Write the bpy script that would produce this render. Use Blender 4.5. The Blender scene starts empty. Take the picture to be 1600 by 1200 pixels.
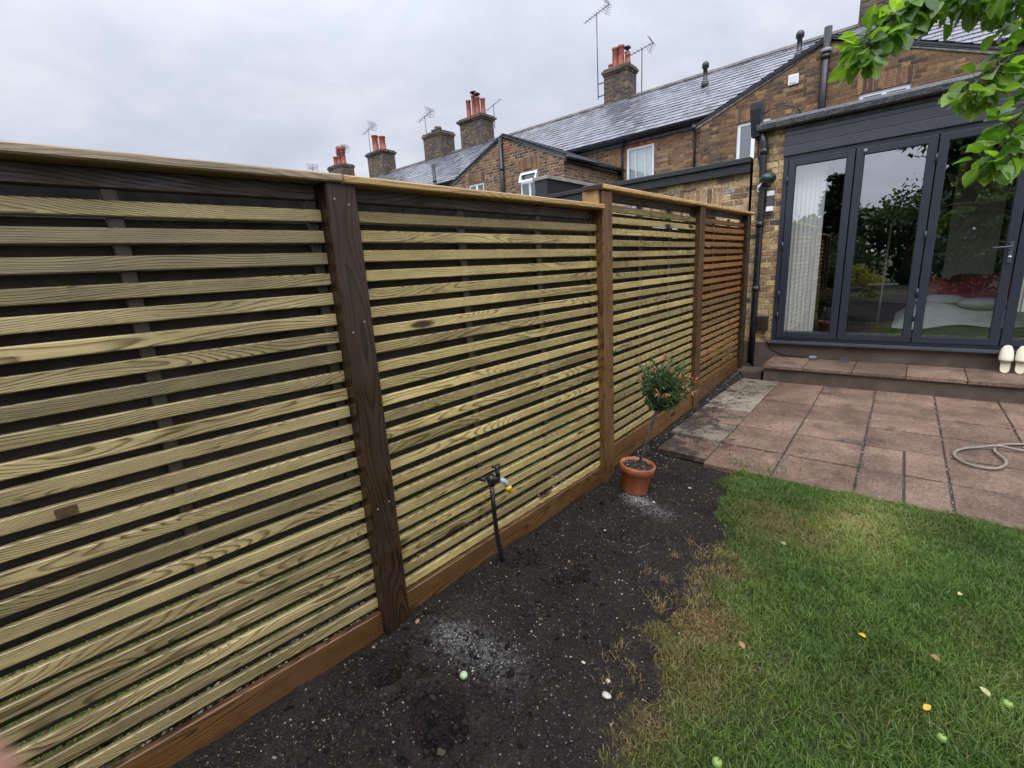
import bpy, bmesh, math, random
import numpy as np
from mathutils import Vector, Matrix

random.seed(7)
rng = np.random.default_rng(11)
S = bpy.context.scene
COL = S.collection
R = math.radians

# ------------------------------------------------------------------ camera
cam_d = bpy.data.cameras.new("camera")
cam = bpy.data.objects.new("camera", cam_d)
COL.objects.link(cam)
_r = Vector((0.75894639, 0.64850518, -0.05866355))
_u = Vector((-0.10907311, 0.21543119, 0.9704084))
_f = Vector((-0.64195283, 0.73008933, -0.2342352))
M = Matrix((( _r.x, _u.x, -_f.x, 0.0), (_r.y, _u.y, -_f.y, 0.0), (_r.z, _u.z, -_f.z, 1.5), (0, 0, 0, 1)))
cam.matrix_world = M
cam_d.sensor_width = 36.0
cam_d.sensor_fit = 'HORIZONTAL'
cam_d.lens = 725.143 / 1600 * 36
cam_d.clip_start = 0.01
cam_d.clip_end = 3000
cam_d.dof.use_dof = True
cam_d.dof.focus_distance = 4.0
cam_d.dof.aperture_fstop = 8.0
S.camera = cam

# ------------------------------------------------------------------ exposure
S.view_settings.view_transform = 'Standard'
S.view_settings.look = 'None'
S.view_settings.gamma = 1.0
S.view_settings.exposure = 0.0
S.cycles.max_bounces = 8
S.cycles.transparent_max_bounces = 16
S.cycles.use_denoising = True
S.cycles.caustics_reflective = False
S.cycles.caustics_refractive = False


# ------------------------------------------------------------------ node helpers
class NT:
    def __init__(self, tree):
        self.t = tree

    def set(self, node, key, val):
        s = node.inputs[key]
        if isinstance(val, bpy.types.NodeSocket):
            self.t.links.new(val, s)
        else:
            if isinstance(val, tuple) and len(val) == 3 and s.type == 'RGBA':
                val = (*val, 1.0)
            s.default_value = val

    def n(self, typ, ins=None, out=0, **props):
        nd = self.t.nodes.new(typ)
        for k, v in props.items():
            setattr(nd, k, v)
        for k, v in (ins or {}).items():
            self.set(nd, k, v)
        return nd.outputs[out]

    def m(self, op, a, b=None, c=None, clamp=False):
        ins = {0: a}
        if b is not None: ins[1] = b
        if c is not None: ins[2] = c
        return self.n('ShaderNodeMath', ins, operation=op, use_clamp=clamp)

    def vm(self, op, a, b=None, out=0):
        ins = {0: a}
        if b is not None: ins[1] = b
        return self.n('ShaderNodeVectorMath', ins, out=out, operation=op)

    def mix(self, f, a, b, blend='MIX'):
        nd = self.t.nodes.new('ShaderNodeMix')
        nd.data_type = 'RGBA'; nd.blend_type = blend; nd.clamp_factor = True
        self.set(nd, 0, f); self.set(nd, 6, a); self.set(nd, 7, b)
        return nd.outputs[2]

    def sep(self, v):
        nd = self.t.nodes.new('ShaderNodeSeparateXYZ'); self.set(nd, 0, v)
        return nd.outputs[0], nd.outputs[1], nd.outputs[2]

    def comb(self, x=0.0, y=0.0, z=0.0):
        return self.n('ShaderNodeCombineXYZ', {0: x, 1: y, 2: z})

    def noise(self, vec, scale, detail=2.0, rough=0.5, dist=0.0, out=0):
        return self.n('ShaderNodeTexNoise', {'Vector': vec, 'Scale': scale, 'Detail': detail, 'Roughness': rough, 'Distortion': dist}, out=out)

    def ramp(self, f, stops, interp='LINEAR'):
        nd = self.t.nodes.new('ShaderNodeValToRGB')
        cr = nd.color_ramp; cr.interpolation = interp
        while len(cr.elements) < len(stops): cr.elements.new(0.5)
        for e, (p, c) in zip(cr.elements, stops):
            e.position = p
            e.color = (*c, 1.0) if isinstance(c, tuple) else (c, c, c, 1.0)
        self.set(nd, 0, f)
        return nd.outputs[0]

    def smooth(self, v, lo, hi, a=0.0, b=1.0):
        nd = self.t.nodes.new('ShaderNodeMapRange')
        nd.interpolation_type = 'SMOOTHSTEP'
        for k, x in enumerate((v, lo, hi, a, b)): self.set(nd, k, x)
        return nd.outputs[0]

    def attr(self, name, out=2):
        return self.n('ShaderNodeAttribute', None, out=out, attribute_name=name)

    def pos(self):
        return self.n('ShaderNodeNewGeometry', None, out=0)

    def bump(self, h, dist=0.005, strength=1.0):
        return self.n('ShaderNodeBump', {'Height': h, 'Distance': dist, 'Strength': strength})


def new_mat(name):
    m = bpy.data.materials.new(name)
    m.use_nodes = True
    m.node_tree.nodes.clear()
    return m, NT(m.node_tree)


def finish(m, t, col, rough=0.5, normal=None, metal=0.0, spec=0.5, **extra):
    p = t.t.nodes.new('ShaderNodeBsdfPrincipled')
    t.set(p, 'Base Color', col); t.set(p, 'Roughness', rough); t.set(p, 'Metallic', metal)
    t.set(p, 'Specular IOR Level', spec)
    if normal is not None: t.set(p, 'Normal', normal)
    for k, v in extra.items(): t.set(p, k, v)
    o = t.t.nodes.new('ShaderNodeOutputMaterial')
    t.t.links.new(p.outputs[0], o.inputs[0])
    return m


# ------------------------------------------------------------------ world: overcast sky
W = bpy.data.worlds.new("World")
S.world = W
W.use_nodes = True
W.node_tree.nodes.clear()
w = NT(W.node_tree)
SUN_EL, SUN_AZ = R(52), R(150)      # the sun stands behind the photographer, hidden in cloud
sky = w.n('ShaderNodeTexSky', sky_type='NISHITA', sun_disc=False, sun_elevation=SUN_EL, sun_rotation=SUN_AZ)
d = w.n('ShaderNodeTexCoord', out=0)
dx, dy, dz = w.sep(d)
den = w.m('ADD', w.m('MAXIMUM', dz, 0.0), 0.22)
cv = w.comb(w.m('DIVIDE', dx, den), w.m('DIVIDE', dy, den), 0.0)
c1 = w.noise(cv, 1.3, 5.0, 0.55, 0.4)
c2 = w.noise(w.vm('ADD', cv, (7.3, 1.2, 0.0)), 4.0, 4.0, 0.6, 0.3)
cl = w.m('ADD', w.m('MULTIPLY', c1, 0.7), w.m('MULTIPLY', c2, 0.3))
ccol = w.ramp(cl, [(0.3, (5.7, 6.1, 7.2)), (0.5, (6.8, 7.2, 8.25)), (0.68, (8.4, 8.7, 9.5))])
zen = w.smooth(dz, 0.25, 0.85, 1.0, 2.1)
sunv = (math.sin(SUN_AZ) * math.cos(SUN_EL), math.cos(SUN_AZ) * math.cos(SUN_EL), math.sin(SUN_EL))
sd = w.vm('DOT_PRODUCT', d, sunv, out=1)
glow = w.smooth(sd, 0.0, 1.0, 1.0, 2.4)
ccol = w.vm('SCALE', ccol); ccol.node.inputs['Scale'].default_value = 1.0
w.t.links.new(w.m('MULTIPLY', zen, glow), ccol.node.inputs['Scale'])
skyc = w.mix(0.93, sky, ccol)
bg = w.t.nodes.new('ShaderNodeBackground')
w.set(bg, 0, skyc); w.set(bg, 1, 0.1)
wo = w.t.nodes.new('ShaderNodeOutputWorld')
w.t.links.new(bg.outputs[0], wo.inputs[0])

sun_d = bpy.data.lights.new("sun", 'SUN')
sun_d.energy = 1.3
sun_d.angle = R(50)
sun_d.color = (1.0, 0.95, 0.88)
sun = bpy.data.objects.new("sun", sun_d)
COL.objects.link(sun)
sun.rotation_euler = Vector(sunv).to_track_quat('Z', 'Y').to_euler()
sun.location = (4, -6, 12)


# ------------------------------------------------------------------ materials
def plain(name, col, rough=0.5, metal=0.0, spec=0.5, var=0.25, scale=6.0, bump=0.0, bscale=60.0):
    m, t = new_mat(name)
    p = t.pos()
    n1 = t.noise(p, scale, 4.0, 0.6)
    k = t.smooth(n1, 0.25, 0.75, 1.0 - var, 1.0 + var)
    c = t.vm('SCALE', col); t.t.links.new(k, c.node.inputs['Scale'])
    rr = t.smooth(t.noise(p, scale * 2.3, 3.0), 0.3, 0.7, max(0.05, rough - 0.3 * var), min(1.0, rough + 0.3 * var))
    nrm = t.bump(t.noise(p, bscale, 3.0), bump) if bump else None
    return finish(m, t, c, rr, nrm, metal, spec)


def wood(name, early, late, rough=0.42, ring=0.0058, knots=0.0, wear=None, wet=0.5, cath=0.13):
    m, t = new_mat(name)
    uvw = t.attr('uvw', out=1)
    rnd = t.attr('rnd')
    l, a, dp = t.sep(uvw)
    seed = t.m('MULTIPLY', rnd, 91.7)
    wn = t.n('ShaderNodeTexWhiteNoise', {'W': seed}, out=1, noise_dimensions='1D')
    r1, r2, r3 = t.sep(wn)
    lowv = t.comb(t.m('MULTIPLY', l, 1.1), seed, 0.0)
    n1 = t.noise(lowv, 1.0, 1.5)
    n2 = t.noise(t.vm('ADD', lowv, (31.0, 4.0, 2.0)), 1.0, 1.5)
    ca = t.m('ADD', t.m('MULTIPLY', t.m('SUBTRACT', n1, 0.5), cath * 2), t.m('MULTIPLY', t.m('SUBTRACT', r1, 0.5), cath))
    cd = t.m('ADD', t.m('MULTIPLY', t.m('SUBTRACT', n2, 0.5), 0.16), t.m('MULTIPLY', r2, 0.05))
    da = t.m('SUBTRACT', a, ca)
    dd = t.m('ADD', dp, cd)
    rr = t.m('SQRT', t.m('ADD', t.m('MULTIPLY', da, da), t.m('MULTIPLY', dd, dd)))
    fine = t.noise(t.comb(t.m('MULTIPLY', l, 5.0), t.m('MULTIPLY', a, 60.0), seed), 1.0, 3.0)
    rr = t.m('ADD', rr, t.m('MULTIPLY', fine, 0.004))
    kn = None
    if knots:
        vor = t.n('ShaderNodeTexVoronoi', {'Vector': t.comb(t.m('ADD', t.m('MULTIPLY', l, 1.7), seed), t.m('MULTIPLY', t.m('ADD', a, r3), 7.0), t.m('MULTIPLY', dp, 7.0)), 'Scale': 1.0}, out=0)
        kn = t.smooth(vor, 0.05, 0.34, 1.0, 0.0)
        rr = t.m('ADD', rr, t.m('MULTIPLY', kn, knots))
    ph = t.m('FRACT', t.m('DIVIDE', rr, ring))
    late_m = t.ramp(ph, [(0.0, 0.08), (0.5, 0.06), (0.78, 0.85), (0.90, 1.0), (1.0, 0.05)])
    streak = t.noise(t.comb(t.m('MULTIPLY', l, 2.0), t.m('MULTIPLY', a, 220.0), t.m('ADD', seed, t.m('MULTIPLY', dp, 200.0))), 1.0, 2.0)
    late_m = t.m('MULTIPLY', late_m, t.smooth(streak, 0.2, 0.7, 0.55, 1.1), clamp=True)
    c = t.mix(late_m, early, late)
    # board to board variation and damp blotches
    tone = t.smooth(r3, 0.0, 1.0, 0.66, 1.22)
    blot = t.smooth(t.noise(t.comb(t.m('MULTIPLY', l, 2.2), t.m('MULTIPLY', a, 9.0), t.m('ADD', seed, 5.0)), 1.0, 4.0, 0.6), 0.35, 0.7, 1.0, 1.0 - 0.45 * wet)
    sc = t.vm('SCALE', c); t.t.links.new(t.m('MULTIPLY', tone, blot), sc.node.inputs['Scale'])
    c = sc
    c = t.mix(t.smooth(r2, 0.55, 1.0, 0.0, 0.4), c, t.mix(1.0, c, (0.80, 0.88, 0.76), 'MULTIPLY'))
    if kn is not None:
        c = t.mix(t.smooth(kn, 0.75, 1.0), c, (late[0] * 0.35, late[1] * 0.33, late[2] * 0.3))
    if wear:
        wm = t.smooth(t.noise(t.pos(), 2.6, 5.0, 0.65), 0.45, 0.62)
        c = t.mix(t.m('MULTIPLY', wm, 0.75), c, wear)
    ro = t.smooth(t.noise(uvw, 8.0, 4.0), 0.3, 0.7, rough - 0.14, rough + 0.14)
    nrm = t.bump(t.m('ADD', t.m('MULTIPLY', late_m, 0.5), t.m('MULTIPLY', streak, 0.5)), 0.0012)
    return finish(m, t, c, ro, nrm)


def brick(name, palette, mortar, h=0.075, bw=0.225, mw=0.011, soldier=False, stain=(0.05, 0.04, 0.035), stain_amt=0.5, patch=None, rough=0.8, shift=0.0, bump=0.006):
    m, t = new_mat(name)
    geo = t.t.nodes.new('ShaderNodeNewGeometry')
    p = geo.outputs[0]
    x, y, z = t.sep(p)
    nx, ny, nz = t.sep(geo.outputs[3])
    side = t.m('GREATER_THAN', t.m('ABSOLUTE', nx), 0.7)
    u = t.m('ADD', t.m('MULTIPLY', y, side), t.m('MULTIPLY', x, t.m('SUBTRACT', 1.0, side)))
    wob = t.noise(p, 9.0, 3.0)
    wob2 = t.noise(t.vm('ADD', p, (4.0, 9.0, 3.0)), 9.0, 3.0)
    u = t.m('ADD', u, t.m('MULTIPLY', t.m('SUBTRACT', wob, 0.5), 0.022))
    v = t.m('ADD', t.m('ADD', z, shift), t.m('MULTIPLY', t.m('SUBTRACT', wob2, 0.5), 0.02))
    if soldier:
        q = t.m('DIVIDE', u, h)
        row = t.m('FLOOR', q)
        fv = t.m('MULTIPLY', t.m('FRACT', q), h)
        dist = t.m('MINIMUM', fv, t.m('SUBTRACT', h, fv))
        ident = t.comb(row, 3.0, 0.0)
    else:
        q = t.m('DIVIDE', v, h)
        row = t.m('FLOOR', q)
        fv = t.m('MULTIPLY', t.m('FRACT', q), h)
        per = bw * 1.5
        off = t.m('MULTIPLY', t.m('MODULO', t.m('ABSOLUTE', row), 2.0), 0.5)
        qq = t.m('ADD', t.m('ADD', t.m('DIVIDE', u, per), off), 100.0)
        cell = t.m('FLOOR', qq)
        pp = t.m('MULTIPLY', t.m('FRACT', qq), per)
        hd = t.m('GREATER_THAN', pp, bw)
        fu = t.m('SUBTRACT', pp, t.m('MULTIPLY', hd, bw))
        wid = t.m('SUBTRACT', bw, t.m('MULTIPLY', hd, bw * 0.5))
        du = t.m('MINIMUM', fu, t.m('SUBTRACT', wid, fu))
        dv = t.m('MINIMUM', fv, t.m('SUBTRACT', h, fv))
        dist = t.m('MINIMUM', du, dv)
        ident = t.comb(t.m('ADD', t.m('MULTIPLY', cell, 2.0), hd), row, 0.0)
    wn = t.n('ShaderNodeTexWhiteNoise', {'Vector': ident}, out=1, noise_dimensions='3D')
    w1, w2, w3 = t.sep(wn)
    c = t.ramp(w1, palette, 'CONSTANT')
    k = t.smooth(w2, 0.0, 1.0, 0.65, 1.3)
    mot = t.smooth(t.noise(p, 34.0, 5.0, 0.7), 0.3, 0.7, 0.55, 1.35)
    sc = t.vm('SCALE', c); t.t.links.new(t.m('MULTIPLY', k, mot), sc.node.inputs['Scale'])
    c = sc
    edge = t.m('ADD', dist, t.m('MULTIPLY', t.m('SUBTRACT', t.noise(p, 55.0, 3.0), 0.5), 0.009))
    mm = t.smooth(edge, mw * 0.5 - 0.002, mw * 0.5 + 0.003)
    mk = t.vm('SCALE', mortar); t.t.links.new(t.smooth(t.noise(p, 14.0, 4.0), 0.3, 0.7, 0.45, 1.25), mk.node.inputs['Scale'])
    c = t.mix(mm, mk, c)
    big = t.noise(t.vm('MULTIPLY', p, (1.0, 1.0, 0.6)), 1.6, 5.0, 0.65)
    if patch:
        c = t.mix(t.smooth(big, 0.42, 0.58, 0.0, 0.55), c, t.mix(1.0, t.mix(0.5, c, patch), (0.95, 0.9, 0.85), 'MULTIPLY'))
    st = t.noise(t.vm('MULTIPLY', t.vm('ADD', p, (11.0, 5.0, 2.0)), (1.0, 1.0, 0.5)), 2.3, 5.0, 0.65)
    c = t.mix(t.smooth(st, 0.48, 0.7, 0.0, stain_amt), c, stain)
    nrm = t.bump(t.m('ADD', mm, t.m('MULTIPLY', t.noise(p, 60.0, 4.0), 0.7)), bump)
    return finish(m, t, c, rough, nrm, spec=0.35)


def slate_mat(name, col, dark):
    m, t = new_mat(name)
    p = t.pos()
    rnd = t.attr('rnd')
    k = t.smooth(rnd, 0.0, 1.0, 0.75, 1.22)
    b = t.noise(p, 0.7, 5.0, 0.6)
    c = t.mix(t.smooth(b, 0.45, 0.7, 0.0, 0.6), col, dark)
    sc = t.vm('SCALE', c); t.t.links.new(t.m('MULTIPLY', k, t.smooth(t.noise(p, 22.0, 4.0), 0.3, 0.7, 0.8, 1.2)), sc.node.inputs['Scale'])
    ro = t.smooth(t.m('ADD', t.m('MULTIPLY', rnd, 0.25), t.m('MULTIPLY', b, 0.75)), 0.3, 0.72, 0.20, 0.40)
    nrm = t.bump(t.noise(p, 16.0, 4.0, 0.6), 0.0035)
    return finish(m, t, sc, ro, nrm, spec=0.9)


def leaf_mat(name, c_dark, c_mid, c_light, trans=0.45, rough=0.32, tip=None):
    m, t = new_mat(name)
    rnd = t.attr('rnd')
    uvw = t.attr('uvw', out=1)
    l, a, dd = t.sep(uvw)
    c = t.ramp(rnd, [(0.0, c_dark), (0.5, c_mid), (1.0, c_light)])
    if tip: c = t.ramp(rnd, [(0.0, c_dark), (0.45, c_mid), (0.78, c_light), (0.8, tip), (1.0, tip)])
    vein = t.smooth(t.m('ABSOLUTE', a), 0.0, 0.1, 1.35, 1.0)
    side = t.smooth(t.m('ABSOLUTE', t.m('SINE', t.m('MULTIPLY', t.m('ADD', l, t.m('MULTIPLY', t.m('ABSOLUTE', a), -0.6)), 28.0))), 0.0, 0.3, 1.15, 1.0)
    sc = t.vm('SCALE', c); t.t.links.new(t.m('MULTIPLY', t.m('MULTIPLY', vein, side), t.smooth(t.noise(t.pos(), 30.0, 3.0), 0.3, 0.7, 0.8, 1.2)), sc.node.inputs['Scale'])
    pr = t.t.nodes.new('ShaderNodeBsdfPrincipled')
    t.set(pr, 'Base Color', sc); t.set(pr, 'Roughness', rough); t.set(pr, 'Specular IOR Level', 0.5)
    tr = t.t.nodes.new('ShaderNodeBsdfTranslucent')
    t.set(tr, 0, t.mix(1.0, sc, (1.5, 1.6, 0.5), 'MULTIPLY'))
    mx = t.t.nodes.new('ShaderNodeMixShader')
    t.set(mx, 0, trans)
    t.t.links.new(pr.outputs[0], mx.inputs[1]); t.t.links.new(tr.outputs[0], mx.inputs[2])
    o = t.t.nodes.new('ShaderNodeOutputMaterial')
    t.t.links.new(mx.outputs[0], o.inputs[0])
    return m


def glass_mat(name, f0=0.16, tint=(0.9, 0.93, 0.93)):
    m, t = new_mat(name)
    fac = t.n('ShaderNodeLayerWeight', {'Blend': 0.5}, out=1)
    fr = t.m('ADD', f0, t.m('MULTIPLY', t.m('POWER', fac, 4.5), 1.0 - f0), clamp=True)
    tr = t.t.nodes.new('ShaderNodeBsdfTransparent'); t.set(tr, 0, tint)
    gl = t.t.nodes.new('ShaderNodeBsdfGlossy'); t.set(gl, 0, (0.96, 0.98, 1.0)); t.set(gl, 'Roughness', 0.0)
    nrm = t.bump(t.noise(t.pos(), 1.6, 1.0), 0.0016)
    t.set(gl, 'Normal', nrm)
    mx = t.t.nodes.new('ShaderNodeMixShader')
    t.set(mx, 0, fr)
    t.t.links.new(tr.outputs[0], mx.inputs[1]); t.t.links.new(gl.outputs[0], mx.inputs[2])
    o = t.t.nodes.new('ShaderNodeOutputMaterial')
    t.t.links.new(mx.outputs[0], o.inputs[0])
    return m


def attr_ground(name):
    # soil with grit; attribute 'lawn' turns it into thatch, 'white' into pale sand
    m, t = new_mat(name)
    p = t.pos()
    n1 = t.noise(p, 3.0, 6.0, 0.65)
    n2 = t.noise(p, 60.0, 4.0, 0.7)
    n3 = t.noise(p, 170.0, 3.0, 0.6)
    c = t.ramp(t.m('ADD', t.m('MULTIPLY', n1, 0.5), t.m('MULTIPLY', n2, 0.5)), [(0.3, (0.008, 0.0065, 0.0055)), (0.5, (0.024, 0.0195, 0.017)), (0.7, (0.055, 0.045, 0.039))])
    g = t.m('GREATER_THAN', n3, 0.66)
    c = t.mix(t.m('MULTIPLY', g, 0.5), c, (0.17, 0.155, 0.14))
    lawn = t.attr('lawn')
    dry = t.attr('dry')
    th = t.mix(dry, (0.055, 0.092, 0.020), (0.20, 0.135, 0.060))
    th = t.mix(t.smooth(n2, 0.4, 0.65), th, (0.03, 0.026, 0.018))
    c = t.mix(lawn, c, th)
    wh = t.attr('white')
    wf = t.m('MULTIPLY', wh, t.smooth(n2, 0.42, 0.58))
    c = t.mix(wf, c, (0.36, 0.36, 0.34))
    h = t.m('ADD', t.m('ADD', t.m('MULTIPLY', n2, 0.6), t.m('MULTIPLY', n3, 0.25)), t.m('MULTIPLY', t.noise(p, 18.0, 4.0, 0.7), 1.2))
    return finish(m, t, c, t.smooth(n2, 0.3, 0.7, 0.55, 0.95), t.bump(h, 0.04), spec=0.15)


def paving(name):
    m, t = new_mat(name)
    p = t.pos()
    rnd = t.attr('rnd'); grey = t.attr('grey')
    n1 = t.noise(p, 2.2, 6.0, 0.65)
    n2 = t.noise(p, 38.0, 5.0, 0.75)
    n3 = t.noise(p, 150.0, 2.0)
    red = t.ramp(t.m('ADD', t.m('MULTIPLY', n1, 0.45), t.m('MULTIPLY', n2, 0.55)), [(0.32, (0.042, 0.026, 0.019)), (0.5, (0.155, 0.090, 0.059)), (0.68, (0.32, 0.215, 0.155))])
    gr = t.ramp(t.m('ADD', t.m('MULTIPLY', n1, 0.5), t.m('MULTIPLY', n2, 0.5)), [(0.3, (0.11, 0.092, 0.068)), (0.55, (0.27, 0.225, 0.165)), (0.75, (0.37, 0.315, 0.24))])
    c = t.mix(grey, red, gr)
    c = t.mix(t.m('MULTIPLY', t.m('GREATER_THAN', n3, 0.60), 0.5), c, (0.40, 0.34, 0.28))
    sc = t.vm('SCALE', c); t.t.links.new(t.smooth(rnd, 0.0, 1.0, 0.84, 1.12), sc.node.inputs['Scale'])
    c = sc
    # soil trodden over the slabs near the bed
    x, y, z = t.sep(p)
    near = t.m('MULTIPLY', t.smooth(x, -1.62, -0.75, 1.0, 0.0), t.smooth(y, 3.3, 6.0, 1.0, 0.45))
    dirt = t.m('MULTIPLY', t.smooth(t.m('ADD', t.noise(p, 7.0, 6.0, 0.7), t.m('MULTIPLY', near, 0.28)), 0.62, 0.74), 0.85)
    c = t.mix(dirt, c, (0.035, 0.028, 0.024))
    blk = t.m('MULTIPLY', t.smooth(t.noise(t.vm('ADD', p, (3.0, 8.0, 1.0)), 3.1, 5.0, 0.7), 0.52, 0.72), 0.7)
    c = t.mix(blk, c, (0.055, 0.040, 0.032))
    ro = t.smooth(n1, 0.35, 0.65, 0.4, 0.75)
    nrm = t.bump(t.m('ADD', n2, t.m('MULTIPLY', n3, 0.5)), 0.008)
    return finish(m, t, c, ro, nrm, spec=0.28)


def grass_mat(name):
    m, t = new_mat(name)
    rnd = t.attr('rnd'); dry = t.attr('dry')
    l, a, dd = t.sep(t.attr('uvw', out=1))
    g = t.ramp(rnd, [(0.0, (0.042, 0.105, 0.013)), (0.5, (0.138, 0.232, 0.038)), (1.0, (0.31, 0.40, 0.095))])
    s = t.ramp(rnd, [(0.0, (0.12, 0.076, 0.028)), (0.5, (0.32, 0.205, 0.085)), (1.0, (0.56, 0.40, 0.20))])
    c = t.mix(dry, g, s)
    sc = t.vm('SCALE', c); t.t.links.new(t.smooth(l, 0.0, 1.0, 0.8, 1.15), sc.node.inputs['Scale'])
    pr = t.t.nodes.new('ShaderNodeBsdfPrincipled')
    t.set(pr, 'Base Color', sc); t.set(pr, 'Roughness', 0.5)
    tr = t.t.nodes.new('ShaderNodeBsdfTranslucent'); t.set(tr, 0, sc)
    mx = t.t.nodes.new('ShaderNodeMixShader'); t.set(mx, 0, 0.35)
    t.t.links.new(pr.outputs[0], mx.inputs[1]); t.t.links.new(tr.outputs[0], mx.inputs[2])
    o = t.t.nodes.new('ShaderNodeOutputMaterial'); t.t.links.new(mx.outputs[0], o.inputs[0])
    return m


def tinted(name, stops, rough=0.6, spec=0.4):
    m, t = new_mat(name)
    c = t.ramp(t.attr('rnd'), stops)
    sc = t.vm('SCALE', c); t.t.links.new(t.smooth(t.noise(t.pos(), 60.0, 3.0), 0.3, 0.7, 0.7, 1.2), sc.node.inputs['Scale'])
    return finish(m, t, sc, rough, spec=spec)


MT = {}
MT['slat'] = wood('pale treated pine', (0.56, 0.43, 0.175), (0.105, 0.060, 0.019), 0.32, knots=0.006, wet=0.85)
MT['slat_near'] = wood('pale treated pine grey', (0.46, 0.36, 0.160), (0.092, 0.056, 0.020), 0.32, knots=0.006, wet=0.95)
MT['slat_amber'] = wood('amber pine', (0.33, 0.185, 0.060), (0.085, 0.040, 0.012), 0.34)
MT['slat_orange'] = wood('cedar stained pine', (0.31, 0.130, 0.032), (0.12, 0.045, 0.011), 0.38)
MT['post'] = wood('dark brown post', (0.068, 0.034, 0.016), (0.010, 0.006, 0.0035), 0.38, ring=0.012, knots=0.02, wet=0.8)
MT['post_mid'] = wood('brown stained post', (0.160, 0.083, 0.030), (0.034, 0.017, 0.007), 0.38, ring=0.011, knots=0.02, wet=0.6)
MT['gravel_board'] = wood('orange brown board', (0.165, 0.078, 0.026), (0.026, 0.012, 0.005), 0.36, ring=0.011, knots=0.03, wet=0.7, cath=0.16)
MT['cap_new'] = wood('golden cap rail', (0.56, 0.36, 0.13), (0.30, 0.165, 0.048), 0.34, ring=0.008, knots=0.012, wet=0.4)
MT['cap_old'] = wood('weathered cap rail', (0.36, 0.27, 0.165), (0.17, 0.11, 0.06), 0.38, ring=0.009, knots=0.015, wet=0.7)
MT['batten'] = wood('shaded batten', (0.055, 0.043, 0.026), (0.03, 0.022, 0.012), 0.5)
MT['rear'] = wood('shade darkened pine', (0.034, 0.026, 0.015), (0.015, 0.011, 0.006), 0.8)  # rear slats: shade inside the gaps is put into this colour
MT['black_timber'] = plain('black stained timber', (0.014, 0.0125, 0.012), 0.95, spec=0.1, var=0.4, scale=9.0)
MT['pier'] = brick('yellow stock brick', [(0.0, (0.46, 0.31, 0.125)), (0.22, (0.36, 0.22, 0.09)), (0.42, (0.54, 0.38, 0.17)), (0.64, (0.20, 0.125, 0.065)), (0.76, (0.42, 0.27, 0.13)), (0.9, (0.10, 0.072, 0.052))], (0.36, 0.30, 0.22), mw=0.015, stain_amt=0.4)
MT['pale_brick'] = brick('pale yellow brick', [(0.0, (0.44, 0.30, 0.15)), (0.25, (0.34, 0.22, 0.11)), (0.5, (0.48, 0.35, 0.19)), (0.72, (0.24, 0.155, 0.095)), (0.86, (0.30, 0.28, 0.26))], (0.50, 0.40, 0.26), mw=0.013, stain_amt=0.2)
MT['pale_soldier'] = brick('pale soldier course', [(0.0, (0.34, 0.21, 0.11)), (0.3, (0.26, 0.16, 0.09)), (0.55, (0.40, 0.27, 0.14)), (0.8, (0.15, 0.10, 0.07)), (0.92, (0.34, 0.33, 0.33))], (0.50, 0.40, 0.26), soldier=True, mw=0.013, stain_amt=0.1)
MT['gable_brick'] = brick('cleaned orange brown brick', [(0.0, (0.150, 0.092, 0.046)), (0.25, (0.100, 0.062, 0.036)), (0.5, (0.205, 0.128, 0.060)), (0.75, (0.075, 0.046, 0.028)), (0.9, (0.25, 0.15, 0.075))], (0.20, 0.135, 0.085), mw=0.012, patch=(0.20, 0.10, 0.045), stain_amt=0.5)
MT['brown_brick'] = brick('brown brick pale mortar', [(0.0, (0.17, 0.095, 0.052)), (0.3, (0.12, 0.066, 0.040)), (0.55, (0.22, 0.125, 0.062)), (0.8, (0.075, 0.048, 0.034))], (0.34, 0.265, 0.185), mw=0.014, stain_amt=0.3)
MT['rear_brick'] = brick('smooth brown brick', [(0.0, (0.215, 0.132, 0.076)), (0.3, (0.155, 0.094, 0.056)), (0.6, (0.26, 0.165, 0.095)), (0.85, (0.10, 0.062, 0.042))], (0.27, 0.185, 0.115), mw=0.010, stain_amt=0.25, patch=(0.30, 0.16, 0.09))
MT['soldier'] = brick('brown arch brick', [(0.0, (0.17, 0.085, 0.042)), (0.4, (0.12, 0.060, 0.034)), (0.75, (0.22, 0.12, 0.055))], (0.25, 0.19, 0.13), soldier=True, stain_amt=0.2)
MT['red_soldier'] = brick('red lintel brick', [(0.0, (0.36, 0.085, 0.040)), (0.4, (0.28, 0.065, 0.032)), (0.75, (0.42, 0.12, 0.055))], (0.20, 0.08, 0.05), soldier=True, mw=0.006, stain_amt=0.1)
MT['stack_brick'] = brick('sooty chimney brick', [(0.0, (0.085, 0.062, 0.046)), (0.3, (0.055, 0.043, 0.036)), (0.6, (0.12, 0.082, 0.050)), (0.85, (0.15, 0.095, 0.045))], (0.17, 0.15, 0.125), stain=(0.025, 0.023, 0.022), stain_amt=0.6)
MT['slate'] = slate_mat('wet slate', (0.155, 0.158, 0.180), (0.075, 0.077, 0.090))
MT['ridge'] = plain('ridge tile', (0.10, 0.082, 0.068), 0.6, var=0.4, scale=4)
MT['lead'] = plain('lead flashing', (0.16, 0.165, 0.19), 0.35, metal=0.3, var=0.3, scale=5, bump=0.01, bscale=12)
MT['mortar'] = plain('mortar flaunching', (0.20, 0.19, 0.17), 0.8, var=0.4, scale=9, bump=0.01)
MT['pot'] = plain('terracotta chimney pot', (0.23, 0.055, 0.035), 0.65, var=0.35, scale=6)
MT['black_plastic'] = plain('black plastic', (0.012, 0.012, 0.014), 0.32, var=0.3)
MT['black_paint'] = plain('black painted board', (0.013, 0.014, 0.018), 0.45, var=0.3)
MT['clad'] = plain('anthracite cladding', (0.040, 0.042, 0.054), 0.38, var=0.1, scale=3)
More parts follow.
